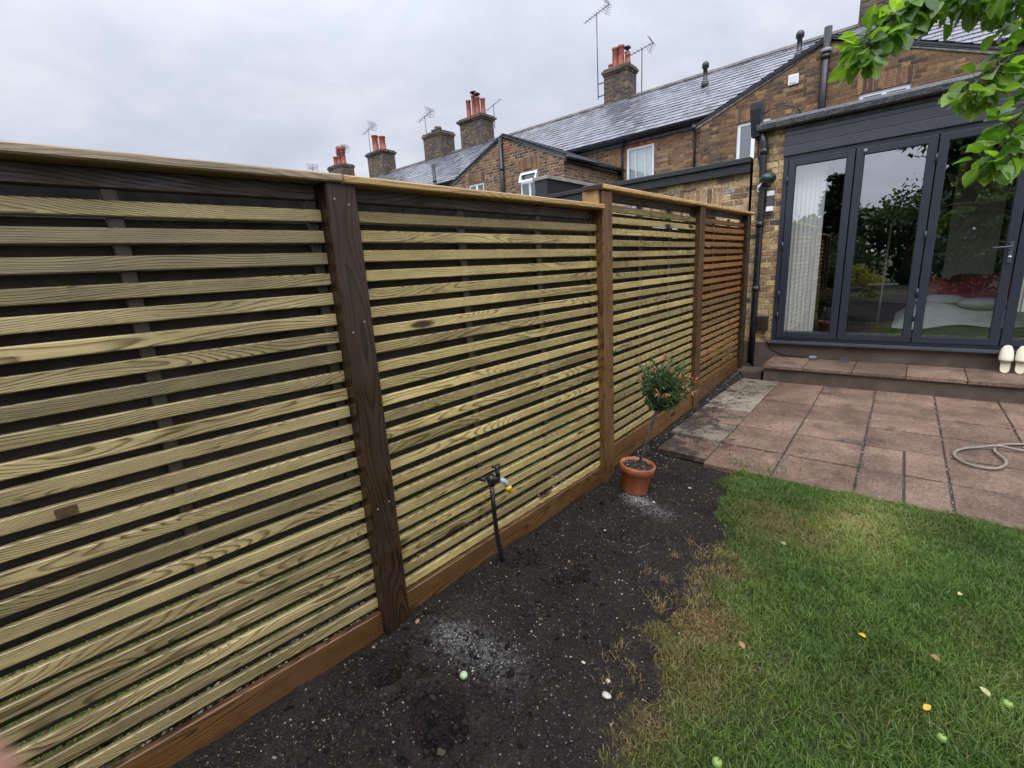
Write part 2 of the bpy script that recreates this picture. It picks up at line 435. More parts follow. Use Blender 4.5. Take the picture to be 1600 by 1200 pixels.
MT['frame'] = plain('anthracite aluminium', (0.020, 0.026, 0.038), 0.36, var=0.05, scale=2)
MT['gasket'] = plain('rubber gasket', (0.006, 0.006, 0.007), 0.6)
MT['felt'] = plain('lead grey roof edge', (0.040, 0.040, 0.045), 0.34, var=0.5, scale=14, bump=0.008, bscale=40)
MT['sill'] = plain('metal sill', (0.10, 0.11, 0.13), 0.22, metal=0.6, var=0.1)
MT['steel'] = plain('brushed steel', (0.5, 0.5, 0.5), 0.25, metal=1.0)
MT['render'] = plain('brown painted render', (0.085, 0.062, 0.045), 0.7, var=0.3, scale=5, bump=0.004, bscale=80)
MT['white_paint'] = plain('white window paint', (0.74, 0.75, 0.77), 0.4, var=0.06)
MT['old_white'] = plain('off white plastic', (0.66, 0.66, 0.64), 0.45, var=0.08)
MT['glass'] = glass_mat('door glass', 0.27)
MT['house_glass'] = glass_mat('window glass', 0.12)
MT['net'] = plain('pale blind', (0.66, 0.70, 0.72), 0.7, var=0.05)
MT['blind'] = plain('vertical blind fabric', (0.70, 0.69, 0.65), 0.8, var=0.06)
MT['blind_beige'] = plain('beige blind fabric', (0.80, 0.75, 0.64), 0.8, var=0.06)
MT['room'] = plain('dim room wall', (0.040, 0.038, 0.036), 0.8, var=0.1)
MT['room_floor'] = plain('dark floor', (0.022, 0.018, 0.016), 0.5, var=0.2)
MT['red_cloth'] = plain('dark red blanket', (0.16, 0.006, 0.016), 0.85, var=0.3, scale=12, bump=0.01, bscale=30)
MT['sheet'] = plain('pale grey bedding', (0.33, 0.32, 0.35), 0.8, var=0.1, scale=8, bump=0.01, bscale=14)
MT['terracotta'] = plain('terracotta plastic pot', (0.33, 0.098, 0.043), 0.5, var=0.3, scale=11, bump=0.002)
MT['bark'] = plain('dark bark', (0.040, 0.030, 0.024), 0.75, var=0.4, scale=20, bump=0.01, bscale=70)
MT['hose'] = plain('beige hose', (0.21, 0.18, 0.14), 0.4, var=0.15)
MT['yellow'] = plain('yellow plastic', (0.72, 0.46, 0.02), 0.35, var=0.05)
MT['grey_plastic'] = plain('grey plastic', (0.30, 0.31, 0.33), 0.35, var=0.05)
MT['cream'] = plain('cream foam', (0.66, 0.60, 0.46), 0.6, var=0.06, scale=12, bump=0.002)
MT['green_cover'] = plain('dark green plastic', (0.014, 0.040, 0.036), 0.3, var=0.3, scale=14, bump=0.02, bscale=18)
MT['dark_grey'] = plain('dark grey plastic', (0.06, 0.062, 0.07), 0.4)
MT['mid_grey'] = plain('mid grey plastic', (0.22, 0.22, 0.23), 0.4)
MT['galv'] = plain('aerial metal', (0.07, 0.072, 0.078), 0.45, metal=0.5, var=0.2)
MT['plaque'] = plain('copper coloured tag', (0.12, 0.075, 0.035), 0.5, metal=0.4, var=0.3, scale=40)
MT['skin'] = plain('skin', (0.42, 0.20, 0.155), 0.5, var=0.2, scale=90)
MT['ground'] = attr_ground('garden ground')
MT['far_ground'] = plain('rough ground', (0.06, 0.06, 0.035), 0.9, var=0.4, scale=0.6)
MT['paving'] = paving('brown concrete slabs')
MT['joint'] = plain('dirty joint', (0.055, 0.045, 0.036), 0.9, var=0.6, scale=25)
MT['grass'] = grass_mat('grass blades')
MT['grit'] = tinted('grit', [(0.0, (0.010, 0.0085, 0.0075)), (0.55, (0.030, 0.025, 0.022)), (0.80, (0.065, 0.052, 0.041)), (0.95, (0.17, 0.145, 0.118)), (1.0, (0.42, 0.39, 0.34))], 0.6)
MT['clod'] = tinted('damp clod', [(0.0, (0.007, 0.006, 0.005)), (1.0, (0.030, 0.025, 0.022))], 0.95, 0.1)
MT['compost'] = tinted('compost', [(0.0, (0.012, 0.009, 0.007)), (0.85, (0.06, 0.045, 0.034)), (1.0, (0.22, 0.18, 0.14))], 0.9)
MT['gravel'] = tinted('gravel', [(0.0, (0.05, 0.045, 0.04)), (0.5, (0.16, 0.14, 0.125)), (0.8, (0.34, 0.31, 0.27)), (1.0, (0.60, 0.58, 0.54))], 0.5)
MT['gravel_dark'] = tinted('dirty gravel', [(0.0, (0.02, 0.018, 0.016)), (0.6, (0.07, 0.06, 0.052)), (0.9, (0.20, 0.18, 0.155)), (1.0, (0.42, 0.40, 0.36))], 0.6)
MT['sand'] = tinted('white grit', [(0.0, (0.07, 0.07, 0.063)), (0.5, (0.22, 0.215, 0.195)), (1.0, (0.50, 0.49, 0.45))], 0.7)
MT['stone'] = plain('white pebble', (0.46, 0.43, 0.37), 0.5, var=0.15, scale=40)
MT['apple_leaf'] = leaf_mat('apple leaf', (0.040, 0.095, 0.018), (0.095, 0.190, 0.034), (0.220, 0.340, 0.065), 0.5, 0.30)
MT['dark_leaf'] = leaf_mat('dark foliage', (0.020, 0.040, 0.012), (0.040, 0.075, 0.020), (0.075, 0.120, 0.030), 0.25, 0.45)
MT['conifer_leaf'] = leaf_mat('conifer foliage', (0.012, 0.028, 0.014), (0.022, 0.045, 0.020), (0.040, 0.070, 0.026), 0.1, 0.5)
MT['gold_leaf'] = leaf_mat('gold foliage', (0.10, 0.11, 0.02), (0.24, 0.22, 0.04), (0.38, 0.33, 0.07), 0.3, 0.45)
MT['brush_leaf'] = leaf_mat('bottlebrush leaf', (0.022, 0.048, 0.016), (0.042, 0.085, 0.022), (0.085, 0.150, 0.038), 0.2, 0.3, tip=(0.34, 0.13, 0.065))
MT['yellow_leaf'] = plain('yellow leaf', (0.55, 0.32, 0.02), 0.5, var=0.2, scale=60)
MT['pale_leaf'] = plain('pale leaf', (0.42, 0.38, 0.18), 0.5, var=0.2, scale=60)
MT['brown_leaf'] = plain('brown leaf', (0.26, 0.17, 0.13), 0.6, var=0.3, scale=60)
MT['tan_leaf'] = plain('tan leaf', (0.28, 0.15, 0.065), 0.6, var=0.3, scale=60)
MT['apple'] = plain('green apple', (0.20, 0.30, 0.07), 0.35, var=0.15, scale=30)
MT['mint'] = plain('pale green plastic', (0.34, 0.44, 0.28), 0.4, var=0.05)
MT['concrete_cap'] = plain('pale coping', (0.24, 0.23, 0.21), 0.6, var=0.3, scale=4)


# ------------------------------------------------------------------ mesh helper
ORG = {}


class MB:
    """collects shapes in world coordinates; build() links them as one object"""
    def __init__(self):
        self.v = []; self.f = []; self.rnd = []; self.uvw = []; self.sm = []; self.ex = {}

    def add(self, verts, faces, rnd=None, uvw=None, smooth=False):
        b = len(self.v)
        self.v.extend([tuple(q) for q in verts])
        self.f.extend([tuple(i + b for i in f) for f in faces])
        self.sm.extend([smooth] * len(faces))
        r = random.random() if rnd is None else rnd
        self.rnd.extend([r] * len(verts))
        self.uvw.extend([tuple(q) for q in (uvw if uvw is not None else verts)])
        return self

    def box(self, x0, x1, y0, y1, z0, z1, rnd=None, bev=0.0):
        if bev <= 0:
            v = [(x, y, z) for z in (z0, z1) for y in (y0, y1) for x in (x0, x1)]
            f = [(0, 2, 3, 1), (4, 5, 7, 6), (0, 1, 5, 4), (2, 6, 7, 3), (0, 4, 6, 2), (1, 3, 7, 5)]
            return self.add(v, f, rnd)
        bm = bmesh.new()
        bmesh.ops.create_cube(bm, size=1.0)
        for q in bm.verts:
            q.co = Vector(((x0 + x1) / 2 + q.co.x * (x1 - x0), (y0 + y1) / 2 + q.co.y * (y1 - y0), (z0 + z1) / 2 + q.co.z * (z1 - z0)))
        bmesh.ops.bevel(bm, geom=bm.edges[:], offset=bev, segments=2, affect='EDGES', profile=0.6)
        bm.verts.index_update()
        self.add([q.co[:] for q in bm.verts], [[q.index for q in f.verts] for f in bm.faces], rnd)
        bm.free()
        return self

    def board(self, p0, p1, width_dir, h, t, rnd=None, ch=0.004, seg=1, bow=0.0, taper=1.0):
        """timber from p0 to p1: h across (along width_dir), t thick; stores board coordinates for the grain"""
        p0, p1 = Vector(p0), Vector(p1)
        ax = (p1 - p0); L = ax.length; ax.normalize()
        wd = Vector(width_dir); wd = (wd - ax * wd.dot(ax)).normalized()
        td = ax.cross(wd)
        sec = [(-h/2+ch, -t/2), (h/2-ch, -t/2), (h/2, -t/2+ch), (h/2, t/2-ch), (h/2-ch, t/2), (-h/2+ch, t/2), (-h/2, t/2-ch), (-h/2, -t/2+ch)]
        v = []; uv = []
        ph = random.random() * 6.28
        off = random.random() * 3
        for i in range(seg + 1):
            s = i / seg
            c = p0 + ax * L * s + (td * math.sin(s * 3.1 + ph) + wd * 0.4 * math.sin(s * 4.3 + ph * 2)) * bow
            for a, dd in sec:
                v.append(c + wd * a + td * dd); uv.append((L * s + off, a, dd))
        f = []
        for i in range(seg):
            for k in range(8):
                a, b = i * 8 + k, i * 8 + (k + 1) % 8
                f.append((a, a + 8, b + 8, b))
        f.append(tuple(range(8))); f.append(tuple(reversed(range(seg * 8, seg * 8 + 8))))
        return self.add(v, f, rnd, uv)

    def tube(self, pts, r, n=8, rnd=None, smooth=True, caps=True):
        pts = [Vector(q) for q in pts]
        rs = r if isinstance(r, (list, tuple)) else [r] * len(pts)
        v = []; uv = []; L = 0
        for i, q in enumerate(pts):
            tdir = (pts[min(i + 1, len(pts) - 1)] - pts[max(i - 1, 0)]).normalized()
            ref = Vector((0, 0, 1)) if abs(tdir.z) < 0.9 else Vector((1, 0, 0))
            s = tdir.cross(ref).normalized(); w2 = s.cross(tdir)
            if i: L += (q - pts[i - 1]).length
            for k in range(n):
                a = 2 * math.pi * k / n
                v.append(q + (s * math.cos(a) + w2 * math.sin(a)) * rs[i]); uv.append((L, a, 0))
        f = []
        for i in range(len(pts) - 1):
            for k in range(n):
                a, b = i * n + k, i * n + (k + 1) % n
                f.append((a, b, b + n, a + n))
        if caps:
            f.append(tuple(reversed(range(n)))); f.append(tuple(range((len(pts) - 1) * n, len(pts) * n)))
        return self.add(v, f, rnd, uv, smooth)

    def lathe(self, c, prof, n=20, rnd=None, axis=None, smooth=True):
        """prof: list of (radius, height)"""
        c = Vector(c)
        up = Vector(axis).normalized() if axis else Vector((0, 0, 1))
        s = up.orthogonal().normalized(); w2 = up.cross(s)
        v = []
        for r, h in prof:
            for k in range(n):
                a = 2 * math.pi * k / n
                v.append(c + up * h + (s * math.cos(a) + w2 * math.sin(a)) * max(r, 1e-4))
        f = []
        for i in range(len(prof) - 1):
            for k in range(n):
                a, b = i * n + k, i * n + (k + 1) % n
                f.append((a, b, b + n, a + n))
        f.append(tuple(reversed(range(n)))); f.append(tuple(range((len(prof) - 1) * n, len(prof) * n)))
        return self.add(v, f, rnd, None, smooth)

    def prism(self, poly, axis_vec, rnd=None):
        """extrude polygon (3D points, planar) along axis_vec"""
        n = len(poly); a = Vector(axis_vec)
        v = [Vector(q) for q in poly] + [Vector(q) + a for q in poly]
        f = [tuple(range(n)), tuple(reversed(range(n, 2 * n)))]
        for k in range(n):
            f.append((k, k + n, (k + 1) % n + n, (k + 1) % n))
        return self.add(v, f, rnd)

    def blob(self, c, rx, ry, rz, seed=0, sub=2, amp=0.15, rnd=None):
        bm = bmesh.new()
        bmesh.ops.create_icosphere(bm, subdivisions=sub, radius=1.0)
        rr = random.Random(seed)
        ph = [rr.random() * 6.28 for _ in range(6)]
        for q in bm.verts:
            k = 1 + amp * (math.sin(q.co.x * 3 + ph[0]) + math.sin(q.co.y * 3.4 + ph[1]) + math.sin(q.co.z * 2.7 + ph[2])) / 2
            q.co = Vector((c[0] + q.co.x * rx * k, c[1] + q.co.y * ry * k, c[2] + q.co.z * rz * k))
        bm.verts.index_update()
        self.add([q.co[:] for q in bm.verts], [[q.index for q in f.verts] for f in bm.faces], rnd, None, True)
        bm.free()
        return self

    def build(self, name, mat, parent=None, fix=True):
        o = mesh_obj(name, np.array(self.v, dtype=np.float32).reshape(-1, 3), self.f, mat, parent,
                     {'rnd': np.array(self.rnd, dtype=np.float32)}, np.array(self.uvw, dtype=np.float32), self.sm)
        if fix:
            bm = bmesh.new(); bm.from_mesh(o.data)
            bmesh.ops.recalc_face_normals(bm, faces=bm.faces[:])
            bm.to_mesh(o.data); bm.free()
        return o


def mesh_obj(name, V, F, mat, parent=None, attrs=None, uvw=None, smooth=None):
    org = ORG.get(parent.name, Vector((0, 0, 0))) if parent else Vector((0, 0, 0))
    V = V - np.array(org, dtype=np.float32)
    me = bpy.data.meshes.new(name)
    if isinstance(F, np.ndarray):
        nf, k = F.shape
        me.vertices.add(len(V)); me.vertices.foreach_set('co', V.astype(np.float32).ravel())
        me.loops.add(nf * k); me.loops.foreach_set('vertex_index', F.astype(np.int32).ravel())
        me.polygons.add(nf)
        me.polygons.foreach_set('loop_start', np.arange(0, nf * k, k, dtype=np.int32))
        me.update(calc_edges=True)
    else:
        me.from_pydata(V.tolist(), [], F)
    for k, a in (attrs or {}).items():
        at = me.attributes.new(k, 'FLOAT', 'POINT'); at.data.foreach_set('value', a.astype(np.float32))
    if uvw is not None:
        at = me.attributes.new('uvw', 'FLOAT_VECTOR', 'POINT'); at.data.foreach_set('vector', uvw.astype(np.float32).ravel())
    if smooth is True or (isinstance(smooth, list) and any(smooth)):
        sm = np.array(smooth if isinstance(smooth, list) else [True] * len(me.polygons), dtype=bool)
        me.polygons.foreach_set('use_smooth', sm)
    if mat is not None: me.materials.append(mat)
    me.update()
    o = bpy.data.objects.new(name, me)
    COL.objects.link(o)
    if parent: o.parent = parent
    ORG[o.name] = org
    return o


def tag(o, label=None, cat=None, group=None, kind=None):
    if label: o['label'] = label
    if cat: o['category'] = cat
    if group: o['group'] = group
    if kind: o['kind'] = kind
    return o


def thing(name, loc, label, cat, group=None):
    o = bpy.data.objects.new(name, None)
    o.empty_display_size = 0.1
    COL.objects.link(o)
    o.location = loc
    ORG[o.name] = Vector(loc)
    return tag(o, label, cat, group)


def lattice_noise(X, Y, scale, seed):
    rg = np.random.default_rng(seed)
    N = 256
    L = rg.random((N, N))
    x = X * scale + 1000.0; y = Y * scale + 1000.0
    xi = np.floor(x).astype(int); yi = np.floor(y).astype(int)
    fx = x - xi; fy = y - yi
    fx = fx * fx * (3 - 2 * fx); fy = fy * fy * (3 - 2 * fy)
    g = lambda i, j: L[i % N, j % N]
    return (g(xi, yi) * (1 - fx) * (1 - fy) + g(xi + 1, yi) * fx * (1 - fy) + g(xi, yi + 1) * (1 - fx) * fy + g(xi + 1, yi + 1) * fx * fy)


def fbm(X, Y, scale, seed, oct=4):
    s = 0; a = 0.5
    for k in range(oct):
        s = s + a * lattice_noise(X, Y, scale * 2 ** k, seed + k); a *= 0.5
    return s


def sstep(v, lo, hi):
    q = np.clip((v - lo) / (hi - lo), 0, 1)
    return q * q * (3 - 2 * q)


# ------------------------------------------------------------------ ground
LAWN_EDGE_Y = np.array([-2.0, 0.4, 1.0, 1.2, 1.4, 1.6, 1.85, 2.3, 2.75, 3.1, 3.45])
LAWN_EDGE_X = np.array([-0.30, -0.42, -0.53, -0.57, -0.62, -0.70, -0.65, -0.70, -0.78, -0.87, -0.93])
PATIO_Y0 = 3.40


def fence_x(y):                    # front face of the posts
    return np.interp(y, [-4.0, 0.1, 0.98, 2.88, 4.70, 6.60], [-2.13, -1.715, -1.63, -1.575, -1.605, -1.64])


def lawn_mask(X, Y):
    ex = np.interp(Y, LAWN_EDGE_Y, LAWN_EDGE_X)
    jag = (fbm(X, Y, 7.0, 5) - 0.47) * 0.34 + (fbm(X, Y, 25.0, 8) - 0.47) * 0.12
    return sstep(X - ex + jag, -0.03, 0.12)


def dry_mask(X, Y):
    ex = np.interp(Y, LAWN_EDGE_Y, LAWN_EDGE_X)
    near = np.exp(-np.clip(X - ex, 0, 9) / 0.13)
    dd = near * sstep(2.75 - Y, 0.0, 0.5) * 0.6
    for cx, cy, r, a in ((-0.55, 1.74, 0.16, 0.9), (-0.57, 2.16, 0.13, 0.75), (-0.50, 2.78, 0.2, 0.6), (-0.30, 2.72, 0.16, 0.5), (-0.45, 1.45, 0.16, 0.4), (-0.30, 1.62, 0.16, 0.2), (-0.55, 1.2, 0.12, 0.8), (-0.2, 2.95, 0.2, 0.3)):
        dd = np.maximum(dd, a * np.exp(-((X - cx) ** 2 + (Y - cy) ** 2) / r ** 2))
    return np.clip(dd * (0.55 + 0.9 * fbm(X, Y, 9.0, 21)), 0, 1)


def ground_h(X, Y):
    fx = fence_x(Y)
    h = (fbm(X, Y, 3.0, 31) - 0.47) * 0.075 + (fbm(X, Y, 12.0, 37) - 0.47) * 0.05
    foot = np.interp(Y, [-1.0, 0.9, 1.1, 2.75, 2.95, 4.7, 6.4], [-0.075, -0.055, -0.03, -0.045, 0.02, 0.035, 0.115])   # soil level along the boards
    h = h * (1 - 0.6 * np.exp(-np.clip(X - fx, 0, 5) / 0.1)) + foot * np.exp(-np.clip(X - fx, 0, 5) / 0.22)
    for cx, cy, r, dep in ((-1.122, 1.66, 0.045, 0.085), (-1.46, 0.80, 0.06, 0.07), (-1.40, 0.72, 0.10, 0.04), (-1.12, 0.77, 0.065, 0.07), (-1.05, 0.72, 0.10, 0.035), (-1.46, 1.66, 0.07, 0.035), (-1.18, 2.13, 0.05, 0.02), (-1.09, 1.97, 0.05, 0.02), (-1.45, 2.52, 0.07, 0.03), (-0.95, 0.97, 0.08, 0.02), (-1.2, 0.3, 0.15, 0.03)):
        q = ((X - cx) ** 2 + (Y - cy) ** 2) / r ** 2
        dep = dep * 1.6
        h = h - dep * np.exp(-q) + dep * 0.4 * np.exp(-((np.sqrt(q) - 1.7) / 0.5) ** 2) * (0.4 + 1.2 * fbm(X, Y, 22.0, 61))
    lawn = lawn_mask(X, Y)
    h = h * (1 - 0.5 * lawn) + 0.012 * lawn
    pat = sstep(Y, PATIO_Y0 - 0.03, PATIO_Y0 + 0.03) * sstep(X, -1.62, -1.5)
    h = h * (1 - pat) - 0.03 * pat
    return h


def build_ground():
    xs = np.concatenate([np.arange(-2.25, 1.6, 0.0175), np.arange(1.6, 5.01, 0.1)])
    ys = np.concatenate([np.arange(-4.0, 0.2, 0.1), np.arange(0.2, 3.7, 0.0175), np.arange(3.7, 6.9, 0.05)])
    X, Y = np.meshgrid(xs, ys)
    Z = ground_h(X, Y)
    nx, ny = len(xs), len(ys)
    V = np.stack([X, Y, Z], -1).reshape(-1, 3)
    I = np.arange(nx * ny).reshape(ny, nx)
    F = np.stack([I[:-1, :-1], I[:-1, 1:], I[1:, 1:], I[1:, :-1]], -1).reshape(-1, 4)
    wh = np.zeros_like(X)
    for cx, cy, rx, ry, a in ((-1.33, 1.05, 0.12, 0.09, 0.45), (-1.15, 1.08, 0.13, 0.08, 0.32), (-1.24, 2.60, 0.09, 0.055, 1.0), (-1.10, 2.55, 0.10, 0.06, 0.4)):
        wh = np.maximum(wh, a * np.exp(-((X - cx) / rx) ** 2 - ((Y - cy) / ry) ** 2))
    wh = np.clip(wh * (0.5 + fbm(X, Y, 16.0, 91)), 0, 1)
    o = mesh_obj('garden_soil', V, F, MT['ground'], None,
                 {'lawn': lawn_mask(X, Y).ravel(), 'dry': dry_mask(X, Y).ravel(), 'white': wh.ravel()}, None, True)
    tag(o, kind='structure')
    g = MB()
    n = 24
    g.add([(-600 + 1200 * i / n, -600 + 1200 * j / n, -0.14) for j in range(n + 1) for i in range(n + 1)],
          [(j * (n + 1) + i, j * (n + 1) + i + 1, (j + 1) * (n + 1) + i + 1, (j + 1) * (n + 1) + i) for j in range(n) for i in range(n)])
    tag(g.build('ground', MT['far_ground'], fix=False), kind='structure')
    nl = MB()
    nl.add([(-9, -5, -0.06), (-1.9, -5, -0.06), (-1.9, 6.7, -0.06), (-9, 6.7, -0.06)], [(0, 1, 2, 3)])
    tag(nl.build('neighbour_lawn', plain('neighbour turf', (0.05, 0.085, 0.02), 0.9, var=0.5, scale=9), fix=False), kind='structure')


build_ground()


def stones(name, P, size, mat, flat=0.7):
    """many small faceted pebbles in one mesh"""
    base = np.array([(1, 0, 0), (-1, 0, 0), (0, 1, 0), (0, -1, 0), (0, 0, 1), (0, 0, -1)], dtype=float)
    tri = np.array([(0, 2, 4), (2, 1, 4), (1, 3, 4), (3, 0, 4), (2, 0, 5), (1, 2, 5), (3, 1, 5), (0, 3, 5)])
    n = len(P)
    sc = (size[0] + (size[1] - size[0]) * rng.random(n) ** 2)[:, None, None]
    v = base[None] * (0.6 + 0.8 * rng.random((n, 6, 1)))
    v[:, :, 2] *= flat
    a = rng.random(n) * 6.28
    ca, sa = np.cos(a)[:, None], np.sin(a)[:, None]
    x = v[:, :, 0] * ca - v[:, :, 1] * sa; y = v[:, :, 0] * sa + v[:, :, 1] * ca
    v = np.stack([x, y, v[:, :, 2]], -1) * sc + P[:, None, :]
    F = (tri[None] + (np.arange(n) * 6)[:, None, None]).reshape(-1, 3)
    rn = np.repeat(rng.random(n), 6)
    return mesh_obj(name, v.reshape(-1, 3), F, mat, None, {'rnd': rn}, None, None)


def scatter(n, x0, x1, y0, y1):
    return rng.uniform(x0, x1, n), rng.uniform(y0, y1, n)


def build_stones():
    x, y = scatter(30000, -1.75, -0.25, 0.1, 3.45)
    keep = (lawn_mask(x, y) < 0.55) & (x > fence_x(y) + 0.0)
    x, y = x[keep], y[keep]
    P = np.stack([x, y, ground_h(x, y) + 0.001], -1)
    tag(stones('soil_grit', P, (0.0014, 0.0062), MT['grit']), kind='stuff')
    # clods of damp soil, thickest round the diggings
    cx_, cy_ = [], []
    for cx, cy, r_, n in ((-1.122, 1.66, 0.07, 70), (-1.445, 0.79, 0.14, 170), (-1.12, 0.77, 0.15, 190), (-1.46, 1.66, 0.09, 90), (-1.18, 2.13, 0.07, 50), (-1.45, 2.52, 0.09, 60), (-1.2, 0.35, 0.2, 120), (-1.15, 1.6, 0.6, 350), (-1.2, 0.8, 0.4, 300), (-1.5, 1.7, 0.08, 80), (-1.56, 1.1, 0.05, 60)):
        cx_.append(rng.normal(cx, r_ * 0.8, n)); cy_.append(rng.normal(cy, r_ * 0.9, n))
    x = np.concatenate(cx_); y = np.concatenate(cy_)
    keep = (x > fence_x(y) + 0.02) & (lawn_mask(x, y) < 0.4) & (y < 3.4)
    x, y = x[keep], y[keep]
    P = np.stack([x, y, ground_h(x, y) - 0.001], -1)
    tag(stones('soil_clods', P, (0.004, 0.020), MT['clod'], 0.8), kind='stuff')
    # pale sand spilled by the post and by the pot
    xs, ys = [], []
    for cx, cy, rx, ry, n in ((-1.33, 1.05, 0.10, 0.07, 500), (-1.15, 1.08, 0.14, 0.09, 420), (-1.24, 2.60, 0.075, 0.04, 900), (-1.1, 2.55, 0.1, 0.06, 250), (-1.0, 1.9, 0.22, 0.18, 60)):
        xs.append(rng.normal(cx, rx * 0.75, n)); ys.append(rng.normal(cy, ry * 0.75, n))
    x = np.concatenate(xs); y = np.concatenate(ys)
    P = np.stack([x, y, ground_h(x, y) + 0.001], -1)
    tag(stones('spilled_sand', P, (0.0012, 0.0036), MT['sand']), kind='stuff')
    # gravel margin between the fence and the slabs
    y = rng.uniform(3.1, 6.25, 1500); x = fence_x(y) + 0.0 + rng.random(1500) ** 1.4 * (0.30 - (y - 3.1) * 0.07)
    P = np.stack([x, y, ground_h(x, y) + 0.003], -1)
    g1 = stones('gravel', P, (0.003, 0.011), MT['gravel_dark'])
    tag(g1, kind='stuff')
    # gravel on the neighbour's side of the boards
    y = rng.uniform(-0.8, 6.3, 8000); x = fence_x(y) - 0.14 - 0.32 * rng.random(8000)
    P = np.stack([x, y, np.full(8000, -0.05)], -1)
    tag(stones('gravel', P, (0.004, 0.014), MT['gravel']), kind='stuff')


build_stones()


def blades(name, x, y, z, h, wdt, dry, lean=0.6, bright=None):
    n = len(x)
    a = rng.random(n) * 6.28
    ld = rng.random(n) * 6.28
    ln = (0.2 + lean * rng.random(n)) * h
    wx, wy = np.cos(a) * wdt / 2, np.sin(a) * wdt / 2
    lx, ly = np.cos(ld) * ln, np.sin(ld) * ln
    B = np.stack([x, y, z], -1)
    Wv = np.stack([wx, wy, 0 * wx], -1)
    mid = B + np.stack([lx * 0.35, ly * 0.35, h * 0.6], -1)
    tip = B + np.stack([lx, ly, h * (1 - 0.25 * ln / h)], -1)
    V = np.stack([B - Wv, B + Wv, mid + Wv * 0.8, mid - Wv * 0.8, tip + Wv * 0.12, tip - Wv * 0.12], 1)
    i = (np.arange(n) * 6)[:, None]
    F = np.concatenate([i + np.array([[0, 1, 2, 3]]), i + np.array([[3, 2, 4, 5]])], 0)
    uv = np.zeros((n, 6, 3)); uv[:, 2:4, 0] = 0.6; uv[:, 4:, 0] = 1.0
    rb = rng.random(n) if bright is None else np.clip(bright + (rng.random(n) - 0.5) * 0.55, 0, 1)
    return tag(mesh_obj(name, V.reshape(-1, 3), F, MT['grass'], None, {'rnd': np.repeat(rb, 6), 'dry': np.repeat(dry, 6)}, uv.reshape(-1, 3), None), kind='stuff')


def build_grass():
    n = 230000
    x, y = scatter(n, -1.0, 1.0, 0.5, 3.66)
    x2, y2 = scatter(190000, 1.0, 4.5, -0.6, 3.66)
    x3, y3 = scatter(50000, -0.6, 1.0, -0.9, 0.5)
    x = np.concatenate([x, x2, x3]); y = np.concatenate([y, y2, y3])
    edge = 3.44 + np.interp(x, [-0.93, -0.66, -0.3, 0.0, 0.33, 0.6, 2.0], [-0.04, -0.02, 0.07, 0.10, 0.12, 0.13, 0.15]) + (fbm(x, y, 10.0, 71) - 0.47) * 0.12
    lm = lawn_mask(x, y)
    bare = np.zeros_like(x)
    for cx, cy, r in ((-0.203, 2.26, 0.05), (-0.29, 1.45, 0.09), (-0.236, 1.74, 0.08), (-0.013, 1.57, 0.07), (0.337, 3.08, 0.16)):
        bare = np.maximum(bare, np.exp(-((x - cx) ** 2 + (y - cy) ** 2) / r ** 2))
    clump = fbm(x, y, 11.0, 77)
    dm = dry_mask(x, y)
    dens = lm * (1 - 0.7 * bare) * (0.45 + 0.9 * clump) * (1 - 0.35 * dm)
    keep = (rng.random(len(x)) < dens * 1.15) & (y < edge)
    x, y, clump, dm = x[keep], y[keep], clump[keep], dm[keep]
    lush = sstep(x, -0.5, 0.6) * sstep(2.6 - y, 0.0, 1.2)
    h = (0.016 + 0.022 * rng.random(len(x))) * (0.6 + 0.8 * clump) * (1 + 0.75 * lush) * (1 - 0.35 * dm)
    pale = np.exp(-((x + 0.09) ** 2 / 0.05 + (y - 3.0) ** 2 / 0.09))
    br = 0.34 + 0.55 * (fbm(x, y, 2.6, 101) - 0.47) + 0.62 * pale - 0.08 * lush
    dry = np.clip(dm + (rng.random(len(x)) < 0.06) * 0.5 + 0.13 * sstep(fbm(x, y, 3.5, 111), 0.5, 0.62) + pale * 0.06, 0, 1)
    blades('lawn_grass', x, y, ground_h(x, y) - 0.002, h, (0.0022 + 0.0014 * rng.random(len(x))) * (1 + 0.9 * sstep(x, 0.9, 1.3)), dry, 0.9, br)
    # straw tufts along the dying edge
    xs, ys = [], []
    for k in range(60):
        yy = rng.uniform(0.9, 2.4); xx = np.interp(yy, LAWN_EDGE_Y, LAWN_EDGE_X) + rng.normal(0.02, 0.09)
        m = int(rng.integers(14, 50)); xs.append(rng.normal(xx, 0.018, m)); ys.append(rng.normal(yy, 0.018, m))
    x = np.concatenate(xs); y = np.concatenate(ys)
    blades('dry_grass', x, y, ground_h(x, y) - 0.002, 0.014 + 0.022 * rng.random(len(x)), 0.0022 + 0 * x, 0.75 + 0.25 * rng.random(len(x)), 1.1, 0.5 + 0 * x)
    # taller weeds where the lawn meets the slabs, and in one joint
    xs = [rng.uniform(-0.93, -0.55, 160), rng.uniform(-0.55, 1.2, 130), rng.normal(-0.185, 0.02, 60), rng.normal(0.285, 0.008, 26)]
    ys = [rng.normal(3.44, 0.03, 160), rng.normal(3.57, 0.03, 130), rng.normal(3.88, 0.02, 60), rng.uniform(3.4, 4.0, 26)]
    x = np.concatenate(xs); y = np.concatenate(ys)
    hh = np.concatenate([rng.uniform(0.04, 0.11, 160), rng.uniform(0.03, 0.09, 130), rng.uniform(0.015, 0.045, 86)])
    blades('edge_weeds', x, y, np.full(len(x), 0.008), hh, 0.0022 + 0 * x, 0.25 * rng.random(len(x)), 0.5, 0.35 + 0 * x)
    # neighbour's grass seen through the slats
    x, y = scatter(60000, -2.99, -2.0, -0.6, 6.2)
    blades('neighbour_grass', x, y, np.full(len(x), -0.06), 0.04 + 0.04 * rng.random(len(x)), 0.006 + 0 * x, 0.15 * rng.random(len(x)), 0.8, 1.0 + 0 * x)


